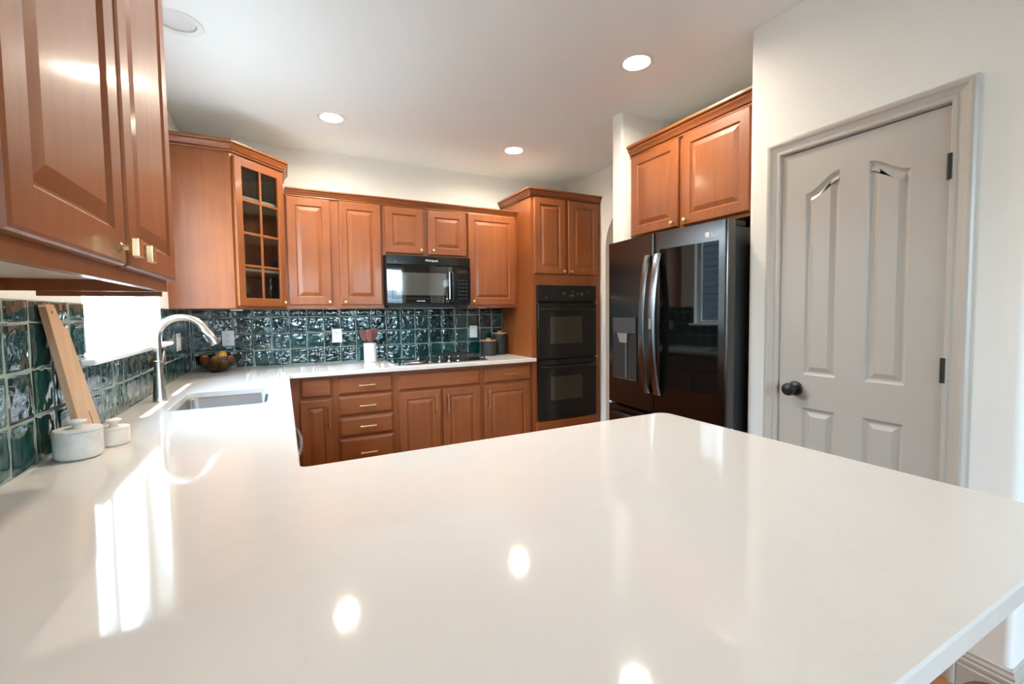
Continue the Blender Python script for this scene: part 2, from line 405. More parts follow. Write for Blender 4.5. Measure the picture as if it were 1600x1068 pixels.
b = wall_holes(B(), 'Y', REAR_Y-0.15, REAR_Y, -0.15, RX, 0, ZC, [(0.5, 1.4, 0.9, 2.2), (1.95, 3.05, 0.7, 2.35)]); struct('wall_rear', b, 'wallshade')
# right wall of the kitchen beside the ovens, with an arched opening
def arch_wall():
    bm = B(); y0, y1, za, zs = -1.50, -0.685, 2.32, 1.90; n = 16
    cy_ = (y0+y1)/2; ry = (y1-y0)/2
    inner = [(y1, 0)] + [(y1, zs)] + [(cy_+ry*math.cos(PI*k/n), zs+(za-zs)*math.sin(PI*k/n)) for k in range(1, n)] + [(y0, zs), (y0, 0)]
    outer = [(0, 0), (0, ZC), (-1.575, ZC), (-1.575, 0)]
    for x in (XR, XR+0.12):
        vi = [bm.verts.new((x, p[0], p[1])) for p in inner]; vo = [bm.verts.new((x, p[0], p[1])) for p in outer]
        es = [bm.edges.new((vi[i], vi[i+1])) for i in range(len(vi)-1)] + [bm.edges.new((vo[i], vo[i+1])) for i in range(3)]
        es += [bm.edges.new((vo[0], vi[0])), bm.edges.new((vi[-1], vo[-1]))]
        bmesh.ops.triangle_fill(bm, use_beauty=True, use_dissolve=False, edges=es)
    rings(bm, [[(XR, p[0], p[1]) for p in inner], [(XR+0.12, p[0], p[1]) for p in inner]], False, False, closed=False)
    return bm
struct('wall_right', arch_wall(), 'wall')
b = box(B(), XR+0.12, 4.4, -1.682, -1.575, 0, ZC); box(b, 4.3, 4.4, -1.575, 0.0, 0, ZC); box(b, XR+0.12, 4.4, 0.0, 0.1, 0, ZC); struct('wall_hall', b, 'wall')
def bull(x0, x1, y0, y1, r=0.018, corners=()):
    """rectangle outline with some corners rounded, as extruded wall"""
    pts = []
    for k, (cx, cy) in enumerate([(x0, y0), (x1, y0), (x1, y1), (x0, y1)]):
        if k in corners:
            sx = 1 if cx == x0 else -1; sy = 1 if cy == y0 else -1
            a0 = [PI, 1.5*PI, 0, 0.5*PI][k]
            for i in range(7):
                a = a0 + i*PI/12
                pts.append((cx+sx*r+r*math.cos(a), cy+sy*r+r*math.sin(a)))
        else: pts.append((cx, cy))
    bm = B(); rings(bm, [[(p[0], p[1], 0) for p in pts], [(p[0], p[1], ZC) for p in pts]]); return bm
struct('wall_fridge_stub', bull(2.686, XR+0.12, -1.682, -1.575, corners=(0, 3)), 'wall', smooth=True)
struct('wall_niche', box(B(), 3.45, 3.55, -2.68, -1.682, 0, ZC), 'wall')
# wall that carries the pantry door: slab, plus bullnosed ends
DY0, DY1, DZ = -3.380, -2.789, 2.018
b = B()
wall_holes(b, 'X', XD, XD+0.12, -3.575+0.02, -2.625-0.02, 0, ZC, [(DY0, DY1, -1, DZ)])
struct('wall_pantry', b, 'wall')
def end_post(y_end, sgn):
    r = 0.02; pts = []
    ys = y_end
    if sgn > 0:   # far end, rounded at (XD, y_end)
        pts = [(XD, ys-0.02), (XD+0.12, ys-0.02), (XD+0.12, ys)] + [(XD+r-r*math.sin(a), ys-r+r*math.cos(a)) for a in [i*PI/12 for i in range(7)]]
    else:
        pts = [(XD+0.12, ys+0.02), (XD, ys+0.02)] + [(XD+r-r*math.cos(a), ys+r-r*math.sin(a)) for a in [i*PI/12 for i in range(7)]] + [(XD+0.12, ys)]
    bm = B(); rings(bm, [[(p[0], p[1], 0) for p in pts], [(p[0], p[1], ZC) for p in pts]]); return bm
struct('wall_pantry_corner', end_post(-2.625, 1), 'wall', smooth=True)
struct('wall_pantry_corner', end_post(-3.575, -1), 'wall', smooth=True)
struct('wall_niche_side', box(B(), XD+0.12, 3.55, -2.68, -2.625, 0, ZC), 'wall')
struct('wall_dining_side', box(B(), XD+0.12, RX, -3.575, -3.48, 0, ZC), 'wall')
struct('wall_far_right', box(B(), RX, RX+0.15, REAR_Y-0.15, -3.48, 0, ZC), 'wallshade')
struct('wall_pantry_inside', box(B(), 3.45, 3.55, -3.48, -2.68, 0, ZC), 'wall')
# baseboards
BB = [(0, 0), (0.016, 0), (0.016, 0.078), (0.012, 0.083), (0.014, 0.090), (0.014, 0.100), (0.010, 0.106), (0.011, 0.114), (0.006, 0.124), (0.006, 0.132), (0.0, 0.138)]
b = B(); crown(b, [(XD, DY0-0.066), (XD, -3.575), (RX, -3.575)][::-1] if False else [(RX, -3.575), (XD, -3.575), (XD, DY0-0.066)][::-1], BB)
struct('baseboard_right', b, 'trim')
b = B(); crown(b, [(XD, -2.625), (XD, -2.722)], BB); struct('baseboard_pantry', b, 'trim')

# windows ---------------------------------------------------------------
def window_unit(idx, axis, y0, y1, z0, z1, plane, mull=None, rail=None):
    """frame + sash bars + pane. local u runs along the wall"""
    def bx(bm, u0, u1, c0, c1, za, zb):
        if axis == 'X': box(bm, c0, c1, u0, u1, za, zb, 0.003, 1)
        else: box(bm, u0, u1, c0, c1, za, zb, 0.003, 1)
    c0, c1 = plane, plane+0.045
    fr = B(); f = 0.045
    bx(fr, y0, y1, c0, c1, z0, z0+f); bx(fr, y0, y1, c0, c1, z1-f, z1); bx(fr, y0, y0+f, c0, c1, z0+f, z1-f); bx(fr, y1-f, y1, c0, c1, z0+f, z1-f)
    ms = mull or []
    for m in ms: bx(fr, m-0.03, m+0.03, c0, c1, z0+f, z1-f)
    if rail: bx(fr, y0+f, y1-f, c0+0.005, c1-0.005, rail-0.02, rail+0.02)
    o = finish('window_%d' % idx, fr, 'white', props={'kind': 'structure'})
    g = B(); cm = (c0+c1)/2
    if axis == 'X': box(g, cm-0.002, cm+0.002, y0+f, y1-f, z0+f, z1-f)
    else: box(g, y0+f, y1-f, cm-0.002, cm+0.002, z0+f, z1-f)
    finish('pane', g, 'clear', o)
    return o
window_unit(1, 'X', WIN[0], WIN[1], WIN[2], WIN[3], -0.145, mull=[-1.42])
window_unit(2, 'Y', 0.5, 1.4, 0.9, 2.2, REAR_Y-0.145, rail=1.5)
window_unit(3, 'Y', 1.95, 3.05, 0.7, 2.35, REAR_Y-0.145, rail=1.5)
b = box(B(), -0.10, 0.045, -2.035, -0.79, 1.150, 1.172, 0.008, 3); tag(finish('window_sill', b, 'white', props={'kind': 'structure'}), 'white window sill above the green tiles', 'window sill')
# outdoors
def siding(x0, x1, y0, y1, h, n):
    bm = B(); 
    for i in range(n):
        z = h*i/n; dz = h/n
        if abs(x1-x0) > abs(y1-y0):
            rings(bm, [[(x0, y0, z), (x0, y0+0.03, z), (x0, y0, z+dz)], [(x1, y0, z), (x1, y0+0.03, z), (x1, y0, z+dz)]])
        else:
            rings(bm, [[(x0, y0, z), (x0+0.03, y0, z), (x0, y0, z+dz)], [(x0, y1, z), (x0+0.03, y1, z), (x0, y1, z+dz)]])
    return bm
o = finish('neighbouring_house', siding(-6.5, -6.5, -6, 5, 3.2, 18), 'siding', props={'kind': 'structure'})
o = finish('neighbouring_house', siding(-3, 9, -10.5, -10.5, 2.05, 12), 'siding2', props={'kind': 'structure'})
struct('ground', box(B(), -30, 30, -30, 30, -0.5, -0.35), 'grass')

# ------------------------------------------------------------------ pantry door, casing
def offset_poly(pts, d):
    """inset a closed ccw polygon by d"""
    n = len(pts); out = []
    for i in range(n):
        p0, p1, p2 = Vector(pts[i-1]), Vector(pts[i]), Vector(pts[(i+1) % n])
        a = (p1-p0).normalized(); c = (p2-p1).normalized()
        na = Vector((-a.y, a.x)); nc = Vector((-c.y, c.x)); m = na+nc
        m = m/max(0.25, m.dot(na))
        out.append(p1+m*d)
    return [tuple(q) for q in out]
def door_slab(w, h, t, panels):
    """front faces -Y; panels = list of ccw outlines in (x,z)"""
    bm = B(); edges = []
    rim = [bm.verts.new((x, -t, z)) for x, z in ((0, 0), (w, 0), (w, h), (0, h))]
    for i in range(4): edges.append(bm.edges.new((rim[i], rim[(i+1) % 4])))
    loops = []
    for p in panels:
        vs = [bm.verts.new((x, -t, z)) for x, z in p]; loops.append(vs)
        for i in range(len(vs)): edges.append(bm.edges.new((vs[i], vs[(i+1) % len(vs)])))
    bmesh.ops.triangle_fill(bm, use_beauty=True, use_dissolve=False, edges=edges)
    back = [bm.verts.new((v.co.x, 0, v.co.z)) for v in rim]
    for i in range(4): bm.faces.new((rim[i], rim[(i+1) % 4], back[(i+1) % 4], back[i]))
    bm.faces.new(back[::-1])
    for p, vs in zip(panels, loops):
        prev = vs
        for ins, out in ((0.004, t-0.005), (0.012, t-0.0095), (0.018, t-0.0095), (0.036, t-0.002)):
            q = offset_poly(p, ins); cur = [bm.verts.new((x, -out, z)) for x, z in q]
            for i in range(len(cur)):
                j = (i+1) % len(cur); bm.faces.new((prev[i], prev[j], cur[j], cur[i]))
            prev = cur
        f = bm.faces.new(prev)
    return bm
dw = 2*0 + (-DY1 - -DY0) * -1
dw = (DY1-DY0) - 0.006
def px(y): return (DY1-0.003) - y          # local x of the door measured from its far edge (rot -90: local +x -> world -Y)
def arch_panel(x0, x1, z0, z1, rise, high_right):
    n = 10; top = []
    for i in range(n+1):
        s = i/n; u = (1-math.cos(PI*s))/2
        if high_right: x = x1-(x1-x0)*s; z = z1 - rise*u
        else: x = x1-(x1-x0)*s; z = z1-rise+rise*u
        top.append((x, z))
    return [(x0, z0), (x1, z0)] + top
dr = thing('door_1', 'greige four-panel pantry door with a black knob', 'door', (XD+0.030, DY1-0.003, 0.008), -PI/2); dr['kind'] = 'structure'
zz = 0.008
panels = [arch_panel(px(-2.895), px(-3.031), 1.016, 1.892-zz, 0.070, True), arch_panel(px(-3.134), px(-3.268), 1.016, 1.892-zz, 0.062, False),
          [(px(-2.895), 0.20), (px(-3.031), 0.20), (px(-3.031), 0.868), (px(-2.895), 0.868)], [(px(-3.134), 0.20), (px(-3.268), 0.20), (px(-3.268), 0.868), (px(-3.134), 0.868)]]
finish('door_slab', door_slab(dw, DZ-0.016, 0.030, panels), 'door', dr)
b = B(); kx, kz = px(-2.868), 0.958-zz
lathe(b, [(0.030, 0.0), (0.033, -0.004), (0.030, -0.011), (0.016, -0.014), (0.012, -0.022), (0.012, -0.030), (0.018, -0.036), (0.027, -0.046), (0.029, -0.055), (0.026, -0.064), (0.016, -0.069), (0.0, -0.070)], (kx, -0.030, kz), 28, axis='Y')
finish('door_knob', b, 'bronze', dr, smooth=True)
b = B(); box(b, -0.012, -0.002, -0.033, -0.018, 0.958-zz-0.028, 0.958-zz+0.028, 0.002, 1); finish('strike_plate', b, 'bronze', dr)
for z0 in (1.80, 1.095, 0.25):
    b = B(); tube(b, [(dw+0.003, -0.040, z0-0.044-zz), (dw+0.003, -0.040, z0+0.044-zz)], 0.0085, 12); box(b, dw-0.003, dw+0.008, -0.033, -0.010, z0-0.042-zz, z0+0.042-zz)
    finish('hinge', b, 'bronze', dr, smooth=True)
# casing: mitred profile swept round the opening
CAS = [(0.0, 0.0), (0.0, 0.010), (0.004, 0.014), (0.014, 0.014), (0.018, 0.010), (0.024, 0.012), (0.040, 0.016), (0.044, 0.020), (0.052, 0.022), (0.060, 0.020), (0.066, 0.012), (0.066, 0.0)]
b = B(); sec = []
ci0, ci1, ctop = DY1-0.0, DY0+0.0, DZ+0.0
for (y, z, sy, sz) in ((ci0, 0, 1, 0), (ci0, ctop, 1, 1), (ci1, ctop, -1, 1), (ci1, 0, -1, 0)):
    sec.append([(XD-o, y+sy*u, z+sz*u) for u, o in CAS])
rings(b, sec); struct('trim_1', b, 'trim')
b = B(); box(b, XD, XD+0.12, DY1-0.0025, DY1, 0, DZ); box(b, XD, XD+0.12, DY0, DY0+0.0025, 0, DZ); box(b, XD, XD+0.12, DY0, DY1, DZ-0.0025, DZ)
box(b, XD+0.034, XD+0.05, DY1-0.014, DY1-0.0025, 0, DZ-0.0025); box(b, XD+0.034, XD+0.05, DY0+0.0025, DY0+0.014, 0, DZ-0.0025)
struct('trim_2', b, 'trim')

# ------------------------------------------------------------------ downlights
def downlight(x, y, label):
    t = thing('recessed_ceiling_light', label, 'ceiling light', (x, y, ZC), group='recessed ceiling lights')
    b = B(); lathe(b, [(0.060, 0.03), (0.066, 0.006), (0.071, -0.002), (0.077, -0.003), (0.092, -0.002), (0.094, 0.0), (0.076, 0.0)], (0, 0, 0), 40, cap=False); finish('trim_ring', b, 'baffle', t, smooth=True)
    b = B(); lathe(b, [(0.0, 0.022), (0.045, 0.020), (0.059, 0.014), (0.059, 0.028), (0.0, 0.028)], (0, 0, 0), 32, cap=False); finish('lens', b, 'lens', t, smooth=True)
    return t
for (x, y), lab in zip(LIGHTS, ['lit recessed ceiling light above the wooden cabinets left of the microwave', 'lit recessed ceiling light nearest the tall oven cabinet', 'lit recessed ceiling light closest to the pantry door wall, largest in view', 'lit recessed ceiling light over the left part of the peninsula, just above the view']): downlight(x, y, lab)
t = thing('eyeball_ceiling_light', 'unlit white recessed ceiling light above the sink', 'ceiling light', (EYE[0], EYE[1], ZC))
b = B(); lathe(b, [(0.076, 0.02), (0.076, -0.002), (0.084, -0.006), (0.100, -0.004), (0.104, 0.0), (0.078, 0.0)], (0, 0, 0), 40, cap=False); finish('trim_ring', b, 'baffle', t, smooth=True)
b = B(); lathe(b, [(0.0, -0.004), (0.040, -0.001), (0.072, 0.006), (0.074, 0.016), (0.0, 0.018)], (0, 0, 0), 32, cap=False); finish('lens', b, 'lensoff', t, smooth=True)

# ------------------------------------------------------------------ cabinets
def cab_frame(w, h, openings, y=0.0, t=0.019):
    """face frame plate with rectangular openings (front at y, back at y+t)"""
    bm = B(); xs = sorted({0, w, *[o[0] for o in openings], *[o[1] for o in openings]}); zs = sorted({0, h, *[o[2] for o in openings], *[o[3] for o in openings]})
    for i in range(len(xs)-1):
        for j in range(len(zs)-1):
            mx, mz = (xs[i]+xs[i+1])/2, (zs[j]+zs[j+1])/2
            if any(o[0] < mx < o[1] and o[2] < mz < o[3] for o in openings): continue
            box(bm, xs[i], xs[i+1], y, y+t, zs[j], zs[j+1])
    return bm
def cabinet(name, label, cat, loc, rz, w, d, h, doors, crown_k=None, z_lip=0.0, grp=None, body_mat='wood', pulls='knob', toe=False, horiz=False):
    """local frame: x across, front face frame at y=0 (doors in front), body runs back to y=d, z from 0"""
    t = thing(name, label, cat, loc, rz, grp)
    b = B()
    if toe:
        box(b, 0, w, 0, d, 0.10, h); box(b, 0, w, 0.07, d, 0, 0.10)
    elif z_lip:
        box(b, 0, w, 0, 0.019, 0, h); box(b, 0, w, d-0.019, d, 0, z_lip); box(b, 0, 0.016, 0.019, d-0.019, 0, h); box(b, w-0.016, w, 0.019, d-0.019, 0, h); box(b, 0.016, w-0.016, 0.019, d, z_lip, h)
    else: box(b, 0, w, 0, d, 0, h)
    finish('body', b, body_mat, t)
    return t
def add_door(t, x0, x1, z0, z1, pull=None, kind='door', frame=0.058, nm=None):
    w, h = x1-x0, z1-z0
    if kind == 'door': o = finish('door', raised_door(w, h, frame), 'wood', t, loc=(x0, -0.0005, z0))
    else: o = finish(nm or 'drawer', slab_front(w, h), 'woodx', t, loc=(x0, -0.0005, z0))
    if pull:
        k = pull[0]
        if k == 'knob': round_knob(o, pull[1]-x0, pull[2]-z0)
        elif k == 'v': bar_handle(o, pull[1]-x0, pull[2]-z0, pull[3], True)
        elif k == 'h': bar_handle(o, pull[1]-x0, pull[2]-z0, pull[3], False)
    return o
# --- straight uppers on the back wall (body front Y=-.33)
UF = -0.330; UH = 2.212-ZU
def upper(label, x0, x1, zb, doors, lip=0.018):
    t = cabinet('wall_cabinet', label, 'cabinet', (x0, UF, zb), 0, x1-x0-0.0006, 0.3295, 2.212-zb, doors, z_lip=lip)
    finish('top_panel', box(B(), 0.0, x1-x0-0.001, 0.001, 0.329, 2.2122-zb, 2.262-zb), 'raw', t)
    for d in doors: add_door(t, d[0]-x0, d[1]-x0, d[2]-zb, d[3]-zb, ('knob', d[4]-x0, d[5]-zb))
    return t
upper('tall two-door maple wall cabinet between the glass corner cabinet and the microwave', 0.652, 1.360, ZU, [(0.667, 0.966, 1.393, 2.192, 0.946, 1.416), (1.026, 1.345, 1.393, 2.192, 1.060, 1.416)])
upper('short two-door maple wall cabinet above the microwave', 1.360, 2.086, 1.797, [(1.378, 1.692, 1.815, 2.192, 1.667, 1.848), (1.732, 2.073, 1.815, 2.192, 1.772, 1.852)], 0.012)
upper('single-door maple wall cabinet between the microwave and the tall oven cabinet', 2.086, XT-0.001, ZU, [(2.094, 2.557, 1.390, 2.198, 2.134, 1.424)])
b = B(); crown(b, [(0.664, UF), (XT-0.001, UF)], crown_at(2.197, 0.85)); 
tag(finish('crown_moulding', b, 'woodx'), 'long maple crown moulding on top of the straight wall cabinets', 'moulding')
# under-cabinet puck lights
for x, lab in ((0.98, 'small white puck light under the two-door wall cabinet'), (2.25, 'small white puck light under the single-door wall cabinet'), (0.33, 'small white puck light under the glass-door corner cabinet')):
    b = B(); box(b, x-0.04, x+0.04, -0.30, -0.255, ZU-0.004 if x != 0.33 else ZU-0.012, ZU+0.018 if x != 0.33 else ZU, 0.003, 1); tag(finish('puck_light', b, 'plastic'), lab, 'under-cabinet light', 'under-cabinet puck lights')

# --- diagonal corner cabinet
KX, KY, ZK = 0.350, -0.633, 2.385
t = thing('corner_cabinet', 'tall maple corner cabinet with an eight-pane glass door', 'cabinet', (0.001, -0.001, ZU))
HK = ZK-ZU
AX, AY = 0.650, -0.322            # right end of the diagonal face
b = B()
box(b, 0.0, KX, KY, KY+0.018, 0, HK)                       # side panel facing the room
box(b, AX-0.018, AX, AY, 0.0, 0, HK)
box(b, 0.0, 0.012, KY+0.018, 0, 0, HK); box(b, 0.012, AX-0.018, -0.012, 0, 0, HK)
poly = [(0.012, -0.012), (0.012, KY+0.018), (KX, KY+0.018), (AX-0.018, AY), (AX-0.018, -0.012)]
for z0 in (0.0, HK-0.02):
    rings(b, [[(x, y, z0) for x, y in poly[::-1]], [(x, y, z0+0.018) for x, y in poly[::-1]]])
finish('body', b, 'wood', t)
for z0 in (0.255, 0.5, 0.735):
    b = B(); p2 = offset_poly(poly, -0.004) if False else poly
    rings(b, [[(x*0.96+0.012, y*0.96-0.012, z0) for x, y in p2[::-1]], [(x*0.96+0.012, y*0.96-0.012, z0+0.018) for x, y in p2[::-1]]])
    finish('shelf', b, 'pale', t)
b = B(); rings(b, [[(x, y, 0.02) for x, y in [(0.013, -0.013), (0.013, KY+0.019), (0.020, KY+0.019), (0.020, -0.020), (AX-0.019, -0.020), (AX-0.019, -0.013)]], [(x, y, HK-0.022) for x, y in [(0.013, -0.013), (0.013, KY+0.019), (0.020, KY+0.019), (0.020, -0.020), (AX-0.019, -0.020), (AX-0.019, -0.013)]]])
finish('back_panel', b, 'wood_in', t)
dv = Vector((AX-KX, AY-KY)); DL = dv.length; ang = math.atan2(dv.y, dv.x)
# face frame in the diagonal frame
ff = cab_frame(DL, HK, [(0.036, DL-0.036, 0.036, HK-0.05)])
finish('face_frame', ff, 'wood', t, loc=(KX, KY, 0), rot=(0, 0, ang))
dz0, dz1 = 1.382-ZU, 2.350-ZU; dwid = DL-0.030
st = 0.054; dh = dz1-dz0; b = B()
def bar(x0, x1, z0, z1, y0=-0.020, y1=0.0, bev=0.003): box(b, x0, x1, y0, y1, z0, z1, bev, 2)
bar(0, st, 0, dh); bar(dwid-st, dwid, 0, dh); bar(st-0.002, dwid-st+0.002, 0, st); bar(st-0.002, dwid-st+0.002, dh-st, dh)
door = finish('door', b, 'wood', t, loc=(KX+math.cos(ang)*0.014+math.sin(ang)*0.0005, KY+math.sin(ang)*0.014-math.cos(ang)*0.0005, dz0), rot=(0, 0, ang))
b = B(); iw = dwid-2*st; ih = dh-2*st
box(b, dwid/2-0.008, dwid/2+0.008, -0.018, -0.006, st-0.004, dh-st+0.004, 0.002, 1)
for k in (1, 2, 3): box(b, st-0.004, dwid-st+0.004, -0.018, -0.006, st+ih*k/4-0.008, st+ih*k/4+0.008, 0.002, 1)
finish('muntins', b, 'wood', door)
b = box(B(), st-0.004, dwid-st+0.004, -0.006, -0.003, st-0.004, dh-st+0.004); finish('glass', b, 'cabglass', door)
round_knob(door, dwid-0.028, 0.030)
b = B(); crown(b, [(0.0, KY), (KX, KY), (AX, AY), (AX, 0)], crown_at(HK-0.018, 1.0))
finish('crown', b, 'wood', t)
b = B(); rings(b, [[(x, y, HK+0.0005) for x, y in [(0.001, -0.001), (AX-0.001, -0.001), (AX-0.001, AY+0.001), (KX-0.001, KY+0.001), (0.001, KY+0.001)]], [(x, y, HK+0.045) for x, y in [(0.001, -0.001), (AX-0.001, -0.001), (AX-0.001, AY+0.001), (KX-0.001, KY+0.001), (0.001, KY+0.001)]]]); finish('top_panel', b, 'raw', t)

# --- near wall cabinet on the left wall (front faces +X): local x -> world +Y with rot +90
LY0, LY1 = -3.470, -2.507; LF = 0.335; LZ = 1.372
t = thing('wall_cabinet', 'large two-door maple wall cabinet with square brass knobs, close above the tiled left wall', 'cabinet', (LF, LY0, LZ), PI/2)
w = LY1-LY0; d = LF-0.001; b = B(); H = ZK-LZ
box(b, 0, w, 0, 0.019, 0.012, H); box(b, 0, w, d-0.016, d, 0.012, H); box(b, 0, 0.016, 0.019, d-0.016, 0.012, H); box(b, w-0.016, w, 0.019, d-0.016, 0.012, H); box(b, 0.016, w-0.016, 0.019, d-0.016, H-0.02, H)
finish('body', b, 'wood', t)
b = box(B(), 0.016, w-0.016, 0.019, d-0.016, 0.042, 0.058); finish('bottom_panel', b, 'pale', t)
b = box(B(), w-0.012, w-0.001, 0.012, d-0.072, -0.001, 0.0115); finish('end_lip', b, 'wood', t)
for (y0, y1, kp) in ((-3.380, -2.963, -3.005), (-2.946, -2.516, -2.908)):
    o = finish('door', raised_door(y1-y0, 2.36-1.412, 0.060, 0.0215), 'wood', t, loc=(y0-LY0, -0.0005, 1.412-LZ))
    kx_ = kp-y0; kz_ = 0.030
    b = B(); lathe(b, [(0.009, 0.0), (0.009, -0.003), (0.005, -0.006), (0.0045, -0.014), (0.007, -0.018), (0.007, -0.021)], (kx_, -0.0215, kz_), 20, axis='Y')
    box(b, kx_-0.0165, kx_+0.0165, -0.0215-0.032, -0.0215-0.021, kz_-0.0165, kz_+0.0165, 0.0012, 2)
    finish('square_knob', b, 'brass', o, smooth=False)
b = B(); crown(b, [(0, 0), (w, 0)], crown_at(H-0.018, 1.0)); finish('crown', b, 'woodx', t)

# --- tall oven cabinet
TW = XR-XT-0.002; TF = -0.600
t = thing('oven_cabinet', 'tall maple cabinet housing the black double oven', 'cabinet', (XT, TF, 0))
TH = 2.375
b = B(); oz0, oz1, ox0, ox1 = 0.345, 1.555, 0.055, TW-0.060
box(b, 0, 0.019, 0.0, 0.599, 0.0, TH); box(b, TW-0.019, TW, 0.0, 0.599, 0.0, TH); box(b, 0.019, TW-0.019, 0.58, 0.599, 0.0, TH)
for (x0, x1, z0, z1) in ((0.019, ox0, 0.1, TH), (ox1, TW-0.019, 0.1, TH), (ox0, ox1, 0.1, oz0), (ox0, ox1, oz1, TH)): box(b, x0, x1, 0, 0.019, z0, z1)
box(b, 0.019, TW-0.019, 0.019, 0.58, oz0-0.02, oz0-0.002); box(b, 0.019, TW-0.019, 0.019, 0.58, oz1+0.002, oz1+0.02); box(b, 0.019, TW-0.019, 0.019, 0.58, TH-0.02, TH); box(b, 0.019, TW-0.019, 0.07, 0.09, 0.0, 0.1)
finish('body', b, 'wood', t)
for (x0, x1, kx_) in ((2.613, 2.938, 2.918), (2.974, 3.318, 3.000)): add_door(t, x0-XT, x1-XT, 1.664, 2.338, ('knob', kx_-XT, 1.690))
add_door(t, 0.035, TW-0.035, 0.125, 0.325, None, 'drawer')
b = B(); crown(b, [(0.0, 0.598), (0, 0), (TW, 0)], crown_at(TH-0.030, 0.95)); finish('crown', b, 'woodx', t)
finish('top_panel', box(B(), 0.001, TW-0.001, 0.001, 0.598, TH+0.0003, TH+0.030), 'raw', t)

# --- double oven
t = thing('double_oven', 'black built-in double wall oven', 'oven', (XT+0.048, TF-0.0015, 0.340))
ow = 0.648
b = B(); box(b, 0.012, ow-0.012, 0.0, 0.52, 0.012, 1.205); finish('body', b, 'blackm', t)
b = B(); box(b, 0, ow, -0.030, 0.0, 1.075, 1.222, 0.006, 3); cp = finish('control_panel', b, 'blackm', t)
for i, (cx_, cz_, w_, h_) in enumerate([(0.27, 1.155, .010, .006), (0.285, 1.155, .010, .006), (0.27, 1.142, .010, .006), (0.285, 1.142, .010, .006), (0.345, 1.128, .006, .014), (0.375, 1.13, .018, .012), (0.43, 1.15, .006, .008), (0.43, 1.137, .006, .008), (0.465, 1.152, .010, .007), (0.485, 1.152, .010, .007), (0.465, 1.138, .010, .007), (0.485, 1.138, .010, .007), (0.55, 1.16, .02, .004), (0.09, 1.112, .012, .008), (0.38, 1.165, .03, .004)]):
    b = B(); box(b, cx_-w_/2, cx_+w_/2, -0.0308, -0.030, cz_-h_/2, cz_+h_/2); finish('button', b, 'display', cp)
b = box(B(), 0.33, 0.41, -0.0310, -0.030, 1.142, 1.160); finish('clock_display', b, 'ovenglass', cp)
for (z0, z1, wz0, wz1) in ((0.556, 1.062, 0.690, 0.935), (0.0, 0.545, 0.172, 0.392)):
    b = B(); box(b, 0.0, ow, -0.030, 0.0, z0, z1, 0.005, 2); od = finish('oven_door', b, 'black', t)
    b = B(); box(b, 0.128, 0.480, -0.0315, -0.0300, wz0, wz1, 0.0005, 1); finish('window', b, 'ovenglass', od)
    b = B(); hz = z1-0.062; tube(b, [(0.03, -0.030, hz), (0.045, -0.062, hz), (0.075, -0.070, hz), (ow/2, -0.074, hz), (ow-0.075, -0.070, hz), (ow-0.045, -0.062, hz), (ow-0.03, -0.030, hz)], 0.010, 12)
    finish('handle', b, 'blackm', od, smooth=True)
for hz in (1.066, 0.549):
    b = B(); box(b, ow-0.006, ow+0.010, -0.026, -0.010, hz-0.004, hz+0.004, 0.001, 1); finish('hinge_tab', b, 'chrome', t)

# --- fridge cabinet (front faces -X): rot -90, local x -> world -Y
FY = -1.6835; FF = 2.768
t = thing('fridge_cabinet', 'two-door maple wall cabinet above the refrigerator', 'cabinet', (FF, FY, 1.800), -PI/2)
fw = 0.938; b = box(B(), 0, fw, 0, 0.62, 0, 0.580); finish('body', b, 'wood', t)
add_door(t, -1.696-FY if False else FY+1.700+0.0 if False else 0.014, 0.424, 0.025, 0.552, ('knob', 0.388, 0.052))
add_door(t, 0.456, 0.892, 0.022, 0.552, ('knob', 0.488, 0.052))
b = B(); crown(b, [(0, 0), (fw, 0)], crown_at(0.552, 1.15)); finish('crown', b, 'woodx', t)
finish('top_panel', box(B(), 0.001, fw-0.001, 0.001, 0.61, 0.5805, 0.615), 'raw', t)

# ------------------------------------------------------------------ base cabinets
BF = -0.590; BH = ZTB-0.001
def base(label, x0, x1):
    return cabinet('base_cabinet', label, 'cabinet', (x0, BF, 0), 0, x1-x0-0.0006, 0.588, BH, [], toe=True)
t = base('narrow maple base cabinet in the inner corner, one drawer over one door', 0.615, 0.943)
add_door(t, 0.712-0.615, 0.918-0.615, 0.728, 0.864, None, 'drawer'); add_door(t, 0.705-0.615, 0.916-0.615, 0.125, 0.708, ('v', 0.890-0.615, 0.586, 0.158), frame=0.050)
t = base('maple base cabinet with four stacked drawers', 0.943, 1.372)
for z0, z1, hz in ((0.730, 0.862, 0.795), (0.574, 0.716, 0.642), (0.418, 0.556, 0.488), (0.125, 0.400, 0.290)): add_door(t, 0.960-0.943, 1.350-0.943, z0, z1, ('h', 1.160-0.943, hz, 0.118), 'drawer')
t = base('wide two-door maple base cabinet below the cooktop', 1.372, 2.098)
add_door(t, 1.397-1.372, 2.080-1.372, 0.722, 0.853, None, 'drawer', nm='false_front')
add_door(t, 1.397-1.372, 1.730-1.372, 0.125, 0.708, ('v', 1.686-1.372, 0.592, 0.152)); add_door(t, 1.750-1.372, 2.080-1.372, 0.125, 0.706, ('v', 1.786-1.372, 0.590, 0.152))
t = base('maple base cabinet beside the tall oven cabinet, drawer over door', 2.098, XT)
add_door(t, 2.116-2.098, 2.566-2.098, 0.722, 0.853, ('h', 2.352-2.098, 0.790, 0.118), 'drawer'); add_door(t, 2.116-2.098, 2.562-2.098, 0.125, 0.700, ('v', 2.151-2.098, 0.588, 0.150))
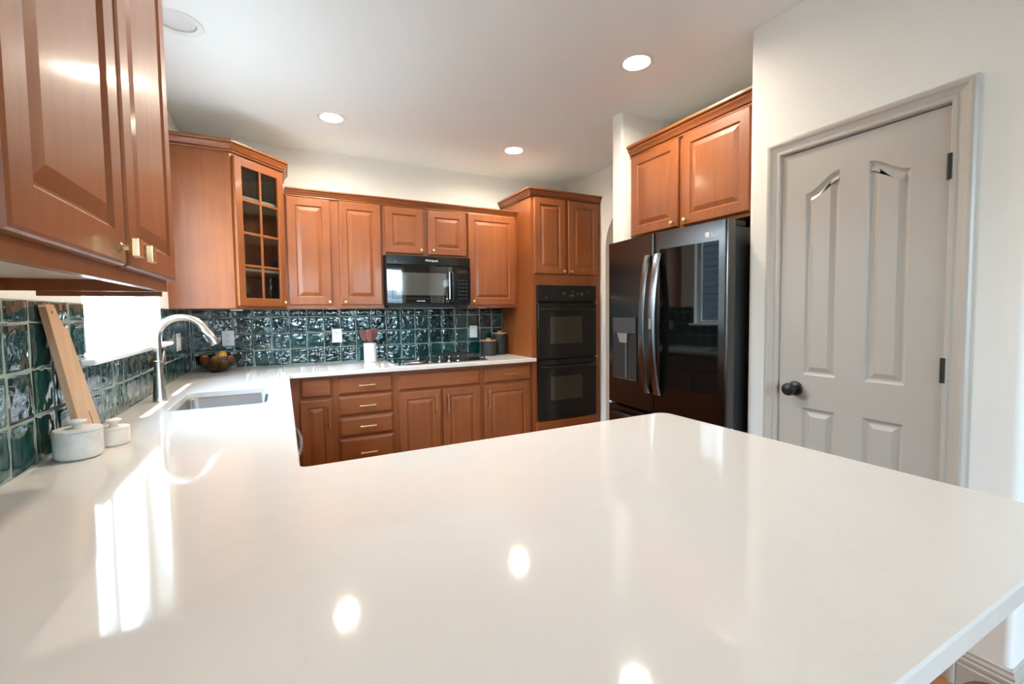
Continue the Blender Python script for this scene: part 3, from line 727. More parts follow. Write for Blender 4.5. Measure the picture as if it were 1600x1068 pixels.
# left run (faces +X), local x -> +Y
def lbase(label, y0, y1, doors):
    t = cabinet('base_cabinet', label, 'cabinet', (0.590, y0, 0), PI/2, y1-y0-0.0006, 0.588, BH, [], toe=True)
    return t
t = thing('base_cabinet', 'maple base cabinet under the kitchen sink on the left wall', 'cabinet', (0.590, -1.74, 0), PI/2)
w = 1.09
finish('face_frame', box(B(), 0, w, 0, 0.019, 0.1, BH), 'wood', t)
for x in (0, w-0.018): finish('side_panel', box(B(), x, x+0.018, 0.019, 0.588, 0.1, BH), 'wood', t)
finish('bottom_panel', box(B(), 0.018, w-0.018, 0.019, 0.588, 0.1, 0.118), 'wood', t)
finish('back_panel', box(B(), 0.018, w-0.018, 0.578, 0.588, 0.118, BH), 'wood', t)
finish('toe_kick', box(B(), 0, w, 0.07, 0.588, 0, 0.1), 'wood', t)
add_door(t, 0.03, 0.50, 0.125, 0.70, ('v', 0.46, 0.59, 0.152)); add_door(t, 0.52, 0.98, 0.125, 0.70, ('v', 0.56, 0.59, 0.152)); add_door(t, 0.03, 0.98, 0.722, 0.853, None, 'drawer', nm='false_front')
t = thing('dishwasher', 'black dishwasher in the left run with a curved handle', 'dishwasher', (0.590, -2.345, 0), PI/2)
b = B(); box(b, 0, 0.603, 0, 0.57, 0.1, BH-0.002); box(b, 0.0, 0.603, 0.06, 0.57, 0, 0.1); finish('body', b, 'blackm', t)
b = box(B(), 0.003, 0.600, -0.024, -0.0005, 0.11, 0.872, 0.004, 2); dd = finish('door', b, 'blksteel', t)
b = B(); tube(b, [(0.05, -0.024, 0.80), (0.06, -0.055, 0.80), (0.15, -0.070, 0.80), (0.30, -0.076, 0.80), (0.45, -0.070, 0.80), (0.54, -0.055, 0.80), (0.55, -0.024, 0.80)], 0.011, 12); finish('handle', b, 'steel', dd, smooth=True)
# peninsula base (faces +Y), behind view
t = thing('peninsula_base', 'maple base cabinets carrying the white peninsula', 'cabinet', (1.90, -2.815, 0), PI)
b = B(); box(b, 0.0, 1.283, 0, 0.60, 0.1, BH); box(b, 0.0, 1.283, 0.07, 0.60, 0, 0.1); finish('body', b, 'wood', t)
for k in range(3): add_door(t, 0.02+k*0.42, 0.42+k*0.42, 0.125, 0.70, ('v', 0.06+k*0.42, 0.59, 0.152)); add_door(t, 0.02+k*0.42, 0.42+k*0.42, 0.722, 0.853, ('h', 0.22+k*0.42, 0.79, 0.118), 'drawer')
t = thing('base_cabinet', 'plain maple end cabinet under the left end of the peninsula', 'cabinet', (0.590, -3.43, 0), PI/2)
b = B(); box(b, 0, 1.084, 0, 0.588, 0.0, BH); finish('body', b, 'wood', t)

# ------------------------------------------------------------------ worktop
def arc_corner(pts, i, r, n=8):
    p0, p1, p2 = Vector(pts[i-1]), Vector(pts[i]), Vector(pts[(i+1) % len(pts)])
    a = (p0-p1).normalized(); c = (p2-p1).normalized(); s = p1+a*r; e = p1+c*r; o = p1+(a+c)*r
    out = []
    for k in range(n+1):
        t_ = k/n*PI/2; out.append(tuple(o - c*r*math.cos(t_) - a*r*math.sin(t_)))
    return out
base_pts = [(0.002, -3.851), (1.951, -3.851), (1.951, -2.773), (0.645, -2.773), (0.645, -0.654), (2.600, -0.654), (2.600, -0.6225), (XT-0.001, -0.6225), (XT-0.001, -0.002), (0.002, -0.002)]
rad = {1: 0.03, 2: 0.045, 3: 0.022, 4: 0.012}
outline = []
for i, p in enumerate(base_pts): outline += arc_corner(base_pts, i, rad[i]) if i in rad else [p]
SX0, SX1, SY0, SY1 = 0.165, 0.540, -1.715, -1.190
def rrect(x0, x1, y0, y1, r, n=6):
    out = []
    for (cx_, cy_, a0) in ((x1-r, y0+r, -PI/2), (x1-r, y1-r, 0), (x0+r, y1-r, PI/2), (x0+r, y0+r, PI)):
        for k in range(n+1): a = a0+k*PI/2/n; out.append((cx_+r*math.cos(a), cy_+r*math.sin(a)))
    return out
hole = rrect(SX0, SX1, SY0, SY1, 0.045)
b = B(); e_ = 0.003
oi_, hi_ = offset_poly(outline, e_), offset_poly(hole, -e_)
def loopv(pts, z): return [b.verts.new((p[0], p[1], z)) for p in pts]
vt, vh = loopv(oi_, ZT), loopv(hi_, ZT); es = []
for vs in (vt, vh):
    for i in range(len(vs)): es.append(b.edges.new((vs[i], vs[(i+1) % len(vs)])))
bmesh.ops.triangle_fill(b, use_beauty=True, use_dissolve=False, edges=es)
v1, h1 = loopv(outline, ZT-e_), loopv(hole, ZT-e_); v2, h2 = loopv(outline, ZTB), loopv(hole, ZTB)
for A_, B_ in ((vt, v1), (v1, v2), (vh, h1), (h1, h2)):
    for i in range(len(A_)):
        j = (i+1) % len(A_); b.faces.new((A_[i], A_[j], B_[j], B_[i]))
es = []
for vs in (v2, h2):
    for i in range(len(vs)): es.append(b.edges.get((vs[i], vs[(i+1) % len(vs)])))
bmesh.ops.triangle_fill(b, use_beauty=True, use_dissolve=False, edges=es)
tag(finish('worktop', b, 'quartz'), 'continuous glossy white quartz worktop and peninsula', 'worktop')

# ------------------------------------------------------------------ sink, faucet
t = thing('undermount_sink', 'stainless steel undermount sink in the white worktop', 'sink', ((SX0+SX1)/2, (SY0+SY1)/2, ZTB-0.004))
cxs, cys = (SX0+SX1)/2, (SY0+SY1)/2
def srr(g, z, r): return [(x-cxs, y-cys, z) for x, y in rrect(SX0-g, SX1+g, SY0-g, SY1+g, r)]
b = B(); rings(b, [srr(0.022, 0.002, 0.06), srr(0.002, 0.002, 0.046), srr(-0.001, -0.004, 0.045), srr(-0.006, -0.165, 0.045), srr(-0.022, -0.195, 0.05), srr(-0.05, -0.202, 0.05), srr(-0.12, -0.205, 0.03)], False, True)
rings(b, [srr(0.022, 0.002, 0.06), srr(0.022, -0.001, 0.06), srr(0.003, -0.002, 0.046), srr(0.001, -0.168, 0.046), srr(-0.015, -0.200, 0.05), srr(-0.12, -0.209, 0.03)], False, True)
finish('bowl', b, 'steel', t, smooth=True)
b = B(); lathe(b, [(0.0, -0.203), (0.022, -0.203), (0.03, -0.200), (0.042, -0.2015), (0.044, -0.2045)], (0, 0, 0), 28, cap=False); finish('drain', b, 'chrome', t, smooth=True)

t = thing('kitchen_faucet', 'brushed nickel gooseneck pull-down faucet behind the sink', 'faucet', (0.087, -1.400, ZT), rz=-0.06)
b = B(); lathe(b, [(0.0285, 0.0), (0.0285, 0.006), (0.0275, 0.012), (0.0240, 0.07), (0.0190, 0.14), (0.0172, 0.185), (0.0172, 0.192)], (0, 0, 0), 28); finish('base_column', b, 'nickel', t, smooth=True)
arc = [(0, 0, 0.192), (0, 0, 0.25), (0, 0, 0.30)]
cr_ = 0.100
for k in range(1, 19):
    a = PI - k*(PI*0.86)/18; arc.append((cr_+cr_*math.cos(a), 0, 0.29+cr_*math.sin(a)*0.98+0.01))
b = B(); tube(b, arc, 0.0160, 18); finish('spout', b, 'nickel', t, smooth=True)
e0, e1 = Vector(arc[-1]), (Vector(arc[-1])-Vector(arc[-2])).normalized()
b = B(); tube(b, [e0-e1*0.002, e0+e1*0.012, e0+e1*0.030, e0+e1*0.085, e0+e1*0.090], [0.0162, 0.0175, 0.0190, 0.0225, 0.020], 20); sh = finish('spray_head', b, 'steel', t, smooth=True)
b = B(); q = e0+e1*0.05; box(b, q.x-0.006, q.x+0.006, -0.006, 0.006, -0.02, 0.02, 0.002, 1)
bmesh.ops.translate(b, verts=b.verts, vec=(-q.x, 0, 0)); bmesh.ops.rotate(b, verts=b.verts, cent=(0, 0, 0), matrix=Matrix.Rotation(math.atan2(e1.x, e1.z)+PI, 3, 'Y')); bmesh.ops.translate(b, verts=b.verts, vec=(q.x-0.019, 0, q.z-0.006)); finish('spray_button', b, 'nickel', sh)
b = B(); tube(b, [(0, 0.012, 0.155), (0, 0.045, 0.165), (0, 0.055, 0.168)], [0.012, 0.012, 0.009], 14); tube(b, [(0, 0.052, 0.168), (0.005, 0.062, 0.20), (0.01, 0.066, 0.235)], [0.006, 0.005, 0.0045], 10); finish('lever', b, 'nickel', t, smooth=True)
b = B(); lathe(b, [(0.0176, 0.186), (0.0188, 0.188), (0.0188, 0.192), (0.0172, 0.194)], (0, 0, 0), 28); finish('collar_ring', b, 'nickel', t, smooth=True)
# soap-dispenser like air gap behind sink
t = None

# ------------------------------------------------------------------ backsplash tiles
def tiles(name, label, plane, u_lines, z_lines, holes, u_sign):
    """plane 'back' (y=0, faces -Y) or 'left' (x=0, faces +X)"""
    g = 0.0017; depth = 0.008; rnd = random.Random(11)
    bm = B(); tone = bm.loops.layers.color.new('tone')
    gr = B()
    def P(u, z, o): return (u, -o, z) if plane == 'back' else (o, u, z)
    for i in range(len(u_lines)-1):
        for j in range(len(z_lines)-1):
            u0, u1, z0, z1 = u_lines[i]+g, u_lines[i+1]-g, z_lines[j]+g, z_lines[j+1]-g
            pieces = [(u0, u1, z0, z1)]
            for h in holes:
                nxt = []
                for (a0, a1, c0, c1) in pieces:
                    if a1 <= h[0] or a0 >= h[1] or c1 <= h[2] or c0 >= h[3]: nxt.append((a0, a1, c0, c1)); continue
                    if c0 < h[2]: nxt.append((a0, a1, c0, h[2]))
                    if a0 < h[0]: nxt.append((a0, h[0], max(c0, h[2]), min(c1, h[3])))
                    if a1 > h[1]: nxt.append((h[1], a1, max(c0, h[2]), min(c1, h[3])))
                    if c1 > h[3]: nxt.append((a0, a1, h[3], c1))
                pieces = [p for p in nxt if p[1]-p[0] > 0.006 and p[3]-p[2] > 0.006]
            tn = rnd.random(); tu, tz = rnd.uniform(-0.013, 0.013), rnd.uniform(-0.013, 0.013)
            ph = [rnd.uniform(0, 6.28) for _ in range(4)]
            for (a0, a1, c0, c1) in pieces:
                N = 8; cu, cz = (u0+u1)/2, (z0+z1)/2; vs = []
                for a in range(N+1):
                    row = []
                    for c in range(N+1):
                        s, r_ = a/N, c/N
                        # concentrate rows at the edges for the pillowed rim
                        s = s*s*(3-2*s)*0.6+s*0.4; r_ = r_*r_*(3-2*r_)*0.6+r_*0.4
                        u = a0+(a1-a0)*s; z = c0+(c1-c0)*r_
                        du = min(u-a0, a1-u); dz = min(z-c0, c1-z); de = min(du, dz)
                        pil = -0.0022*math.exp(-de/0.004) - 0.0007*math.exp(-de/0.015)
                        wv = 0.0006*math.sin(55*u+ph[0])*math.cos(48*z+ph[1]) + 0.0003*math.sin(90*z+ph[2]+40*u)
                        o = depth + pil + wv + (u-cu)*tu + (z-cz)*tz
                        row.append(bm.verts.new(P(u, z, o)))
                    vs.append(row)
                fs = []
                for a in range(N):
                    for c in range(N): fs.append(bm.faces.new((vs[a][c], vs[a+1][c], vs[a+1][c+1], vs[a][c+1])))
                bd = [vs[a][0] for a in range(N)] + [vs[N][c] for c in range(N)] + [vs[a][N] for a in range(N, 0, -1)] + [vs[0][c] for c in range(N, 0, -1)]
                lo = [bm.verts.new(P(v.co.x if plane == 'back' else v.co.y, v.co.z, 0.002)) for v in bd]
                for k in range(len(bd)):
                    q = (k+1) % len(bd); fs.append(bm.faces.new((bd[k], bd[q], lo[q], lo[k])))
                for f in fs:
                    f.smooth = True
                    for l in f.loops: l[tone] = (tn, tn, tn, 1)
    ua, ub, za, zb = u_lines[0], u_lines[-1], z_lines[0], z_lines[-1]
    us = sorted({ua, ub, *[max(ua, min(ub, h[k])) for h in holes for k in (0, 1)]}); zs = sorted({za, zb, *[max(za, min(zb, h[k])) for h in holes for k in (2, 3)]})
    for i in range(len(us)-1):
        for j in range(len(zs)-1):
            mu, mz = (us[i]+us[i+1])/2, (zs[j]+zs[j+1])/2
            if any(h[0] < mu < h[1] and h[2] < mz < h[3] for h in holes): continue
            if plane == 'back': box(gr, us[i], us[i+1], -0.0056, -0.0005, zs[j], zs[j+1])
            else: box(gr, 0.0005, 0.0056, us[i], us[i+1], zs[j], zs[j+1])
    t = thing(name, label, 'backsplash')
    me = bpy.data.meshes.new('tiles'); bm.to_mesh(me); bm.free(); me.materials.append(MW['tile'])
    o = bpy.data.objects.new('tiles', me); COL.objects.link(o); o.parent = t
    finish('grout', gr, 'grout', t)
    return t
zl = [ZT+0.0015, 1.044, 1.174, 1.304, ZU-0.001]
ul = [0.009] + [0.023+0.1285*k for k in range(0, 20)] + [XT-0.002]
ul = [u for u in ul if u <= XT-0.002]
ul = sorted(set(ul)); ul = [ul[0]] + [u for u in ul[1:] if u - ul[0] > 0.01]
tiles('tile_backsplash', 'glossy dark green handmade square tiles on the back wall behind the cooktop', 'back', ul, zl, [], 1)
ll = [-0.009-0.0 , ] + [-0.04-0.13*k for k in range(0, 30)] + [-3.845]
ll = sorted(u for u in ll if u >= -3.845)
tiles('tile_backsplash', 'glossy dark green handmade tiles on the left wall around the window', 'left', ll, zl, [(WIN[0]-0.004, WIN[1]+0.004, 1.175, 3), (-2.036, -0.789, 1.149, 1.1735)], 1)

# ------------------------------------------------------------------ outlets and switches
def outlet(label, loc, rz, kind, w=0.079):
    t = thing('wall_outlet' if kind == 'duplex' else 'light_switch', label, 'outlet' if kind == 'duplex' else 'switch', loc, rz)
    b = box(B(), -w/2, w/2, -0.007, 0.0, -0.0575, 0.0575, 0.002, 2); pl = finish('cover_plate', b, 'plastic', t)
    if kind == 'duplex':
        for z in (-0.02, 0.02):
            b = B(); rr = [(x, z_) for x, z_ in rrect(-0.017, 0.017, z-0.0145, z+0.0145, 0.008)]
            rings(b, [[(x, -0.007, z_) for x, z_ in rr], [(x, -0.0085, z_) for x, z_ in rr]]); s = finish('socket', b, 'plastic', t)
            b = B(); box(b, -0.008, -0.0055, -0.0088, -0.0084, z-0.002, z+0.008); box(b, 0.0055, 0.008, -0.0088, -0.0084, z-0.002, z+0.007); lathe(b, [(0.0025, -0.0088), (0.0025, -0.0084)], (0, 0, z-0.008), 10, axis='Y'); finish('slots', b, 'slot', s)
    else:
        xs = [0.0] if w < 0.1 else [-0.023, 0.023]
        for x in xs:
            b = B(); rings(b, [[(x-0.0165, -0.007, -0.033), (x+0.0165, -0.007, -0.033), (x+0.0165, -0.007, 0.033), (x-0.0165, -0.007, 0.033)], [(x-0.0160, -0.0085, -0.032), (x+0.0160, -0.0085, -0.032), (x+0.0160, -0.0115, 0.032), (x-0.0160, -0.0115, 0.032)]]); finish('rocker', b, 'white', t)
    return t
outlet('white duplex outlet on the back tiles beside the fruit bowl', (0.245, -0.0085, 1.147), 0, 'duplex')
outlet('white duplex outlet on the back tiles left of the utensil crock', (1.024, -0.0085, 1.141), 0, 'duplex')
outlet('white switch plate on the back tiles near the dark canisters', (2.265, -0.0085, 1.139), 0, 'rocker')
outlet('white switch plate on the left tiled wall behind the faucet', (0.0085, -0.46, 1.150), PI/2, 'rocker', 0.118)

# ------------------------------------------------------------------ microwave
MX0, MX1, MZ0, MZ1, MY = 1.363, 2.083, 1.372, 1.794, -0.395
t = thing('microwave', 'black over-the-range microwave with a wide window', 'microwave', (MX0, MY, MZ0))
mw = MX1-MX0; mh = MZ1-MZ0
b = B(); box(b, 0, mw, 0.0, 0.385, 0.016, mh, 0.003, 1); box(b, 0.02, mw-0.02, 0.01, 0.36, 0.0, 0.016); finish('body', b, 'blackm', t)
b = box(B(), 0.0, mw, -0.016, -0.0005, mh-0.075, mh, 0.004, 2); vp = finish('vent_panel', b, 'black', t)
text_mesh('logo', 'Whirlpool', 0.026, 'logo', vp, Matrix.Translation((0.375, -0.0165, mh-0.036)) @ FRONT_TXT)
b = B(); lathe(b, [(0.004, -0.0168), (0.004, -0.016)], (0.075, 0, mh-0.055), 12, axis='Y'); finish('indicator', b, 'display', vp)
dx1 = 0.560
b = B(); rings(b, [rect(0.0, dx1, 0.032, mh-0.078, -0.0005), rect(0.0, dx1, 0.032, mh-0.078, -0.020), rect(0.004, dx1-0.004, 0.036, mh-0.082, -0.024), rect(0.044, dx1-0.030, 0.070, mh-0.120, -0.024), rect(0.048, dx1-0.034, 0.074, mh-0.124, -0.021)]); md = finish('door', b, 'blackglass', t)
b = box(B(), 0.075, 0.500, -0.0222, -0.0212, 0.098, 0.282); finish('window', b, 'mwglass', md)
b = box(B(), 0.24, 0.31, -0.0247, -0.0240, 0.049, 0.053); finish('badge', b, 'logo', md)
b = B(); tube(b, [(dx1-0.012, -0.024, 0.05), (dx1-0.010, -0.045, 0.07), (dx1-0.008, -0.050, 0.17), (dx1-0.010, -0.045, 0.28), (dx1-0.012, -0.024, 0.30)], 0.0075, 12); finish('handle', b, 'iron', md, smooth=True)
b = box(B(), dx1+0.003, mw, -0.020, -0.0005, 0.032, mh-0.078, 0.004, 2); cp = finish('control_panel', b, 'black', t)
b = box(B(), dx1+0.04, mw-0.03, -0.0208, -0.020, mh-0.135, mh-0.105); finish('clock_display', b, 'ovenglass', cp)
DIM = simple('dim_legend', (0.05, 0.05, 0.05), 0.4)
for r_ in range(6):
    for c_ in range(3): b = B(); box(b, dx1+0.045+c_*0.032, dx1+0.066+c_*0.032, -0.0205, -0.020, 0.070+r_*0.031, 0.076+r_*0.031); finish('button', b, DIM, cp)
b = box(B(), 0.60, 0.70, 0.02, 0.10, -0.006, 0.0005, 0.002, 1); finish('task_light', b, 'blackm', t)

# ------------------------------------------------------------------ cooktop
CX0, CX1, CY0, CY1 = 1.405, 2.172, -0.560, -0.060
t = thing('gas_cooktop', 'black glass cooktop set in the worktop below the microwave', 'cooktop', (CX0, CY0, ZT+0.0002))
cw, cd = CX1-CX0, CY1-CY0
b = box(B(), 0, cw, 0, cd, 0.0, 0.008, 0.003, 2); finish('glass_surface', b, 'blackglass', t)
for k, (x, y, r_) in enumerate(((0.165, 0.13, 0.072), (0.165, 0.37, 0.055))):
    b = B(); lathe(b, [(r_, 0.008), (r_+0.004, 0.012), (r_+0.010, 0.012), (r_+0.012, 0.008)], (x, y, 0), 36, cap=False); lathe(b, [(r_*0.55, 0.008), (r_*0.55, 0.013), (0.0, 0.014)], (x, y, 0), 30, cap=False)
    finish('burner_ring', b, 'steel' if k == 0 else 'iron', t, smooth=True)
for (x, y, r_) in ((0.60, 0.14, 0.045), (0.60, 0.37, 0.05)):
    b = B(); lathe(b, [(r_, 0.008), (r_, 0.015), (r_*0.8, 0.020), (0.0, 0.021)], (x, y, 0), 30, cap=False); finish('burner_cap', b, 'iron', t, smooth=True)
b = B(); gx0, gx1, gy0, gy1, gz = 0.465, 0.745, 0.025, 0.475, 0.034
for x in (gx0, (gx0+gx1)/2, gx1): box(b, x-0.005, x+0.005, gy0, gy1, gz-0.006, gz+0.004, 0.002, 1)
for y in (gy0, 0.14, 0.25, 0.37, gy1): box(b, gx0, gx1, y-0.005, y+0.005, gz-0.006, gz+0.004, 0.002, 1)
for x in (gx0, gx1):
    for y in (gy0, 0.25, gy1): box(b, x-0.006, x+0.006, y-0.006, y+0.006, 0.008, gz)
finish('grate', b, 'iron', t)
b = B(); box(b, 0.29, 0.43, 0.12, 0.47, 0.0078, 0.012, 0.002, 1)
for k in range(10): box(b, 0.30, 0.42, 0.14+k*0.033, 0.152+k*0.033, 0.012, 0.016)
finish('downdraft_vent', b, 'iron', t)
for x in (0.272, 0.350, 0.432, 0.512):
    b = B(); lathe(b, [(0.017, 0.008), (0.017, 0.013), (0.012, 0.016)], (x, 0.050, 0), 24); box(b, x-0.004, x+0.004, 0.050-0.013, 0.050+0.013, 0.015, 0.047, 0.0015, 1)
    finish('control_knob', b, 'chrome', t)

# ------------------------------------------------------------------ refrigerator (faces -X), local x -> -Y
RF = 2.566; RY = -1.698; rw = 0.900
t = thing('refrigerator', 'black stainless french-door refrigerator with a water dispenser', 'refrigerator', (RF, RY, 0), -PI/2)
b = B(); box(b, 0.006, rw-0.004, 0.052, 0.80, 0.03, 1.735, 0.004, 1)
for x in (0.05, rw-0.08): box(b, x, x+0.03, 0.10, 0.13, 0.0, 0.03); box(b, x, x+0.03, 0.70, 0.73, 0.0, 0.03)
finish('body', b, 'fridgeside', t)
BOW = 0.034
def bow(x): return BOW*(1-abs(x-0.45)/0.45)
def fdoor(x0, x1, z0, z1, bulge=0.002, holes=None, rnd=0.012):
    """slightly bowed door skin with rounded vertical edges, front toward -Y"""
    n = 18; secs = []; xs = [x0+(x1-x0)*k/n for k in range(n+1)]
    front = []
    for k in range(5): a = k*PI/8; front.append((x0+rnd-rnd*math.cos(a), -0.0+0.0-rnd*math.sin(a)))
    for x in xs[1:-1]:
        s = (x-x0)/(x1-x0)
        if x0+rnd < x < x1-rnd: front.append((x, -rnd - bulge*4*s*(1-s)))
    for k in range(5): a = (4-k)*PI/8; front.append((x1-rnd+rnd*math.cos(a), -rnd*math.sin(a)))
    front = [(x, y-bow(x)) for x, y in front]
    prof = [(x0, 0.048)] + front + [(x1, 0.048)]
    bm = B(); rings(bm, [[(x, y, z) for x, y in prof] for z in (z0, z1)]); return bm
DZ0, DZ1 = 0.722, 1.762
mid = 0.447
ld = finish('door', fdoor(0.0, mid-0.003, DZ0, DZ1), 'blksteel', t, smooth=True)
rd = finish('door', fdoor(mid+0.003, rw, DZ0, DZ1), 'blksteel', t, smooth=True)
# freezer drawers
fz = finish('freezer_drawer', fdoor(0.0, rw, 0.395, 0.705), 'blksteel', t, smooth=True)
b = B(); tube(b, [(0.06, -0.012, 0.665), (0.075, -0.045, 0.665), (0.2, -0.062, 0.665), (0.45, -0.070, 0.665), (0.7, -0.062, 0.665), (0.825, -0.045, 0.665), (0.84, -0.012, 0.665)], 0.012, 12); finish('handle', b, 'blksteel', fz, smooth=True)
fz = finish('freezer_drawer', fdoor(0.0, rw, 0.06, 0.380), 'blksteel', t, smooth=True)
b = B(); tube(b, [(0.06, -0.012, 0.335), (0.075, -0.045, 0.335), (0.2, -0.062, 0.335), (0.45, -0.070, 0.335), (0.7, -0.062, 0.335), (0.825, -0.045, 0.335), (0.84, -0.012, 0.335)], 0.012, 12); finish('handle', b, 'blksteel', fz, smooth=True)
def bowed(o):
    for v in o.data.vertices: v.co.y -= bow(v.co.x)
    return o
# bowed vertical handles
for dd, x, lab in ((ld, mid-0.040, None), (rd, mid+0.042, None)):
    b = B(); pts = []; n = 14
    for k in range(n+1):
        s = k/n; z = 0.835+(1.640-0.835)*s; out = -0.030-0.050*math.sin(PI*s)**0.8
        pts.append((x, out, z))
    secs = []
    for k, p in enumerate(pts):
        s = k/n; hw = 0.0200; th = 0.006
        y = p[1]
        secs.append([(p[0]-hw, y+th, p[2]), (p[0]-hw+0.004, y-th, p[2]), (p[0], y-th-0.0015, p[2]), (p[0]+hw-0.004, y-th, p[2]), (p[0]+hw, y+th, p[2])])
    rings(b, secs)
    for z in (0.86, 1.615): box(b, x-0.008, x+0.008, -0.033, -0.010, z-0.010, z+0.010)
    h = bowed(finish('handle', b, 'handlesteel', dd, smooth=True))
    if dd is rd:
        b = box(B(), x-0.008, x+0.008, -0.0875, -0.0850, 1.215, 1.275); bowed(finish('open_button', b, 'display', h))
# glass panel in the right door
b = B(); gx0, gx1, gz0, gz1 = 0.492, 0.855, 0.882, 1.664; n = 12; secs = []
fr_ = []
for k in range(n+1):
    x = gx0+(gx1-gx0)*k/n; s = (x-(mid+0.003))/(rw-mid-0.003); fr_.append((x, -0.012-0.002*4*s*(1-s)-bow(x)-0.0010))
prof = fr_ + [(gx1, -0.010-bow(gx1)), (gx0, -0.010-bow(gx0))]
rings(b, [[(x, y, z) for x, y in prof] for z in (gz0, gz1)]); finish('glass_panel', b, 'fridgeglass', rd)
b = B(); lathe(b, [(0.0135, -0.0155), (0.0135, -0.0130)], (0.792, 0, 1.700), 24, axis='Y'); lg = bowed(finish('logo_disc', b, 'logo', rd))
bowed(text_mesh('logo', 'LG', 0.031, 'logo', rd, Matrix.Translation((0.833, -0.0145, 1.699)) @ FRONT_TXT))
# dispenser
b = B(); ax0, ax1, az0, az1 = 0.062, 0.300, 0.880, 1.278
rings(b, [rect(ax0, ax1, az0, az1, -0.0120), rect(ax0, ax1, az0, az1, -0.0200), rect(ax0+0.006, ax1-0.006, az0+0.006, az1-0.006, -0.0200), rect(ax0+0.010, ax1-0.010, az0+0.012, az1-0.006, -0.0165)])
ds = bowed(finish('dispenser', b, simple('dark_grey_dispenser', (0.05, 0.048, 0.047), 0.35, metal=0.5), ld))
b = box(B(), ax0+0.010, ax1-0.004, -0.030, -0.0160, 1.178, az1-0.003, 0.002, 2); bowed(finish('control_hood', b, simple('dispenser_panel', (0.085, 0.082, 0.08), 0.3, metal=0.4), ds))
b = B(); rings(b, [[(0.125, -0.020, 1.178), (0.225, -0.020, 1.178), (0.225, -0.034, 1.178), (0.125, -0.034, 1.178)], [(0.145, -0.018, 1.120), (0.215, -0.018, 1.120), (0.215, -0.030, 1.120), (0.145, -0.030, 1.120)]]); bowed(finish('spout', b, 'display', ds))
b = B(); tube(b, [(0.205, -0.024, 1.12), (0.200, -0.020, 0.90)], 0.006, 10); bowed(finish('lever', b, simple('dispenser_lever', (0.25, 0.25, 0.25), 0.25, metal=0.6), ds, smooth=True))
b = B(); rings(b, [[(ax0, -0.018, az0), (ax1, -0.018, az0), (ax1, -0.018, az0+0.008), (ax0, -0.018, az0+0.008)], [(ax0+0.01, -0.034, az0), (ax1-0.01, -0.034, az0), (ax1-0.01, -0.034, az0+0.006), (ax0+0.01, -0.034, az0+0.006)]]); bowed(finish('drip_tray', b, 'blksteel', ds))
for x, z, nm in ((rw-0.045, 1.745, 'hinge_cover'), (0.045, 1.745, 'hinge_cover')):
    b = box(B(), x-0.035, x+0.035, 0.02, 0.14, z-0.009, z+0.02, 0.004, 1); finish(nm, b, 'blackm', t)
b = box(B(), -0.004, 0.020, 0.0, 0.045, 0.706, 0.7205, 0.001, 1); finish('centre_hinge', b, 'plastic', t)
b = box(B(), rw-0.020, rw+0.002, 0.0, 0.045, 0.706, 0.7205, 0.001, 1); finish('centre_hinge', b, 'chrome', t)

# ------------------------------------------------------------------ things on the worktop
Z0 = ZT+0.0004
def marble_jar(label, x, y, r, h, mat):
    t = thing('salt_cellar', label, 'jar', (x, y, Z0))
    b = B(); lathe(b, [(r*0.80, 0), (r*0.93, 0.004), (r, 0.012), (r, h-0.010), (r*0.985, h-0.006), (r*0.9, h-0.006), (r*0.9, 0.012), (0, 0.012)], (0, 0, 0), 40, cap=True); finish('bowl', b, mat, t, smooth=True)
    b = B(); lathe(b, [(0, h-0.0055), (r*0.97, h-0.0055), (r*1.0, h-0.002), (r*0.96, h+0.002), (0.012, h+0.003), (0.009, h+0.010), (0.019, h+0.018), (0.021, h+0.022), (0.017, h+0.026), (0, h+0.027)], (0, 0, 0), 40, cap=False); finish('lid', b, mat, t, smooth=True)
marble_jar('larger grey-veined marble jar with lid in front of the cutting board', 0.085, -2.357, 0.054, 0.083, 'marble')
marble_jar('smaller cream marble jar with lid behind the larger marble jar', 0.133, -2.240, 0.040, 0.055, 'marble2')
# cutting board leaning on the left wall
def board():
    def X(z): return 0.027+(1.354-z)*0.108
    near = [(-2.268, Z0+0.002), (-2.285, 1.02), (-2.337, 1.348), (-2.331, 1.354)]
    far = [(-2.288, 1.354), (-2.283, 1.348), (-2.255, 1.300), (-2.246, 1.290), (-2.232, 1.290), (-2.222, 1.280), (-2.120, 0.970), (-2.105, Z0+0.002)]
    pts = near+far; hole_ = [(-2.306+0.005*math.cos(2*PI*k/14), 1.332+0.006*math.sin(2*PI*k/14)) for k in range(14)]
    th = 0.0165; nrm = Vector((1, 0, 0.114)).normalized(); bm = B()
    Lp = []
    for off, ins in ((0, 0.0015), (-0.0015, 0), (-th+0.0015, 0), (-th, 0.0015)):
        a = offset_poly([(p[0], p[1]) for p in pts], -ins if False else ins*-1) if False else pts
        Lp.append(([bm.verts.new(Vector((X(z), y, z))+nrm*off) for y, z in a], [bm.verts.new(Vector((X(z), y, z))+nrm*off) for y, z in hole_]))
    for k in (0, 3):
        es = []
        for vs in Lp[k]:
            for i in range(len(vs)): es.append(bm.edges.new((vs[i], vs[(i+1) % len(vs)])))
        bmesh.ops.triangle_fill(bm, use_beauty=True, use_dissolve=False, edges=es)
    for a, c in ((0, 1), (1, 2), (2, 3)):
        for w_ in (0, 1):
            A_, B_ = Lp[a][w_], Lp[c][w_]
            for i in range(len(A_)):
                j = (i+1) % len(A_); bm.faces.new((A_[i], A_[j], B_[j], B_[i]))
    return bm
o = finish('cutting_board', board(), 'beech'); tag(o, 'pale wooden paddle cutting board leaning against the green tiled left wall', 'cutting board')
b = B(); xx = lambda z: 0.0275+(1.354-z)*0.108
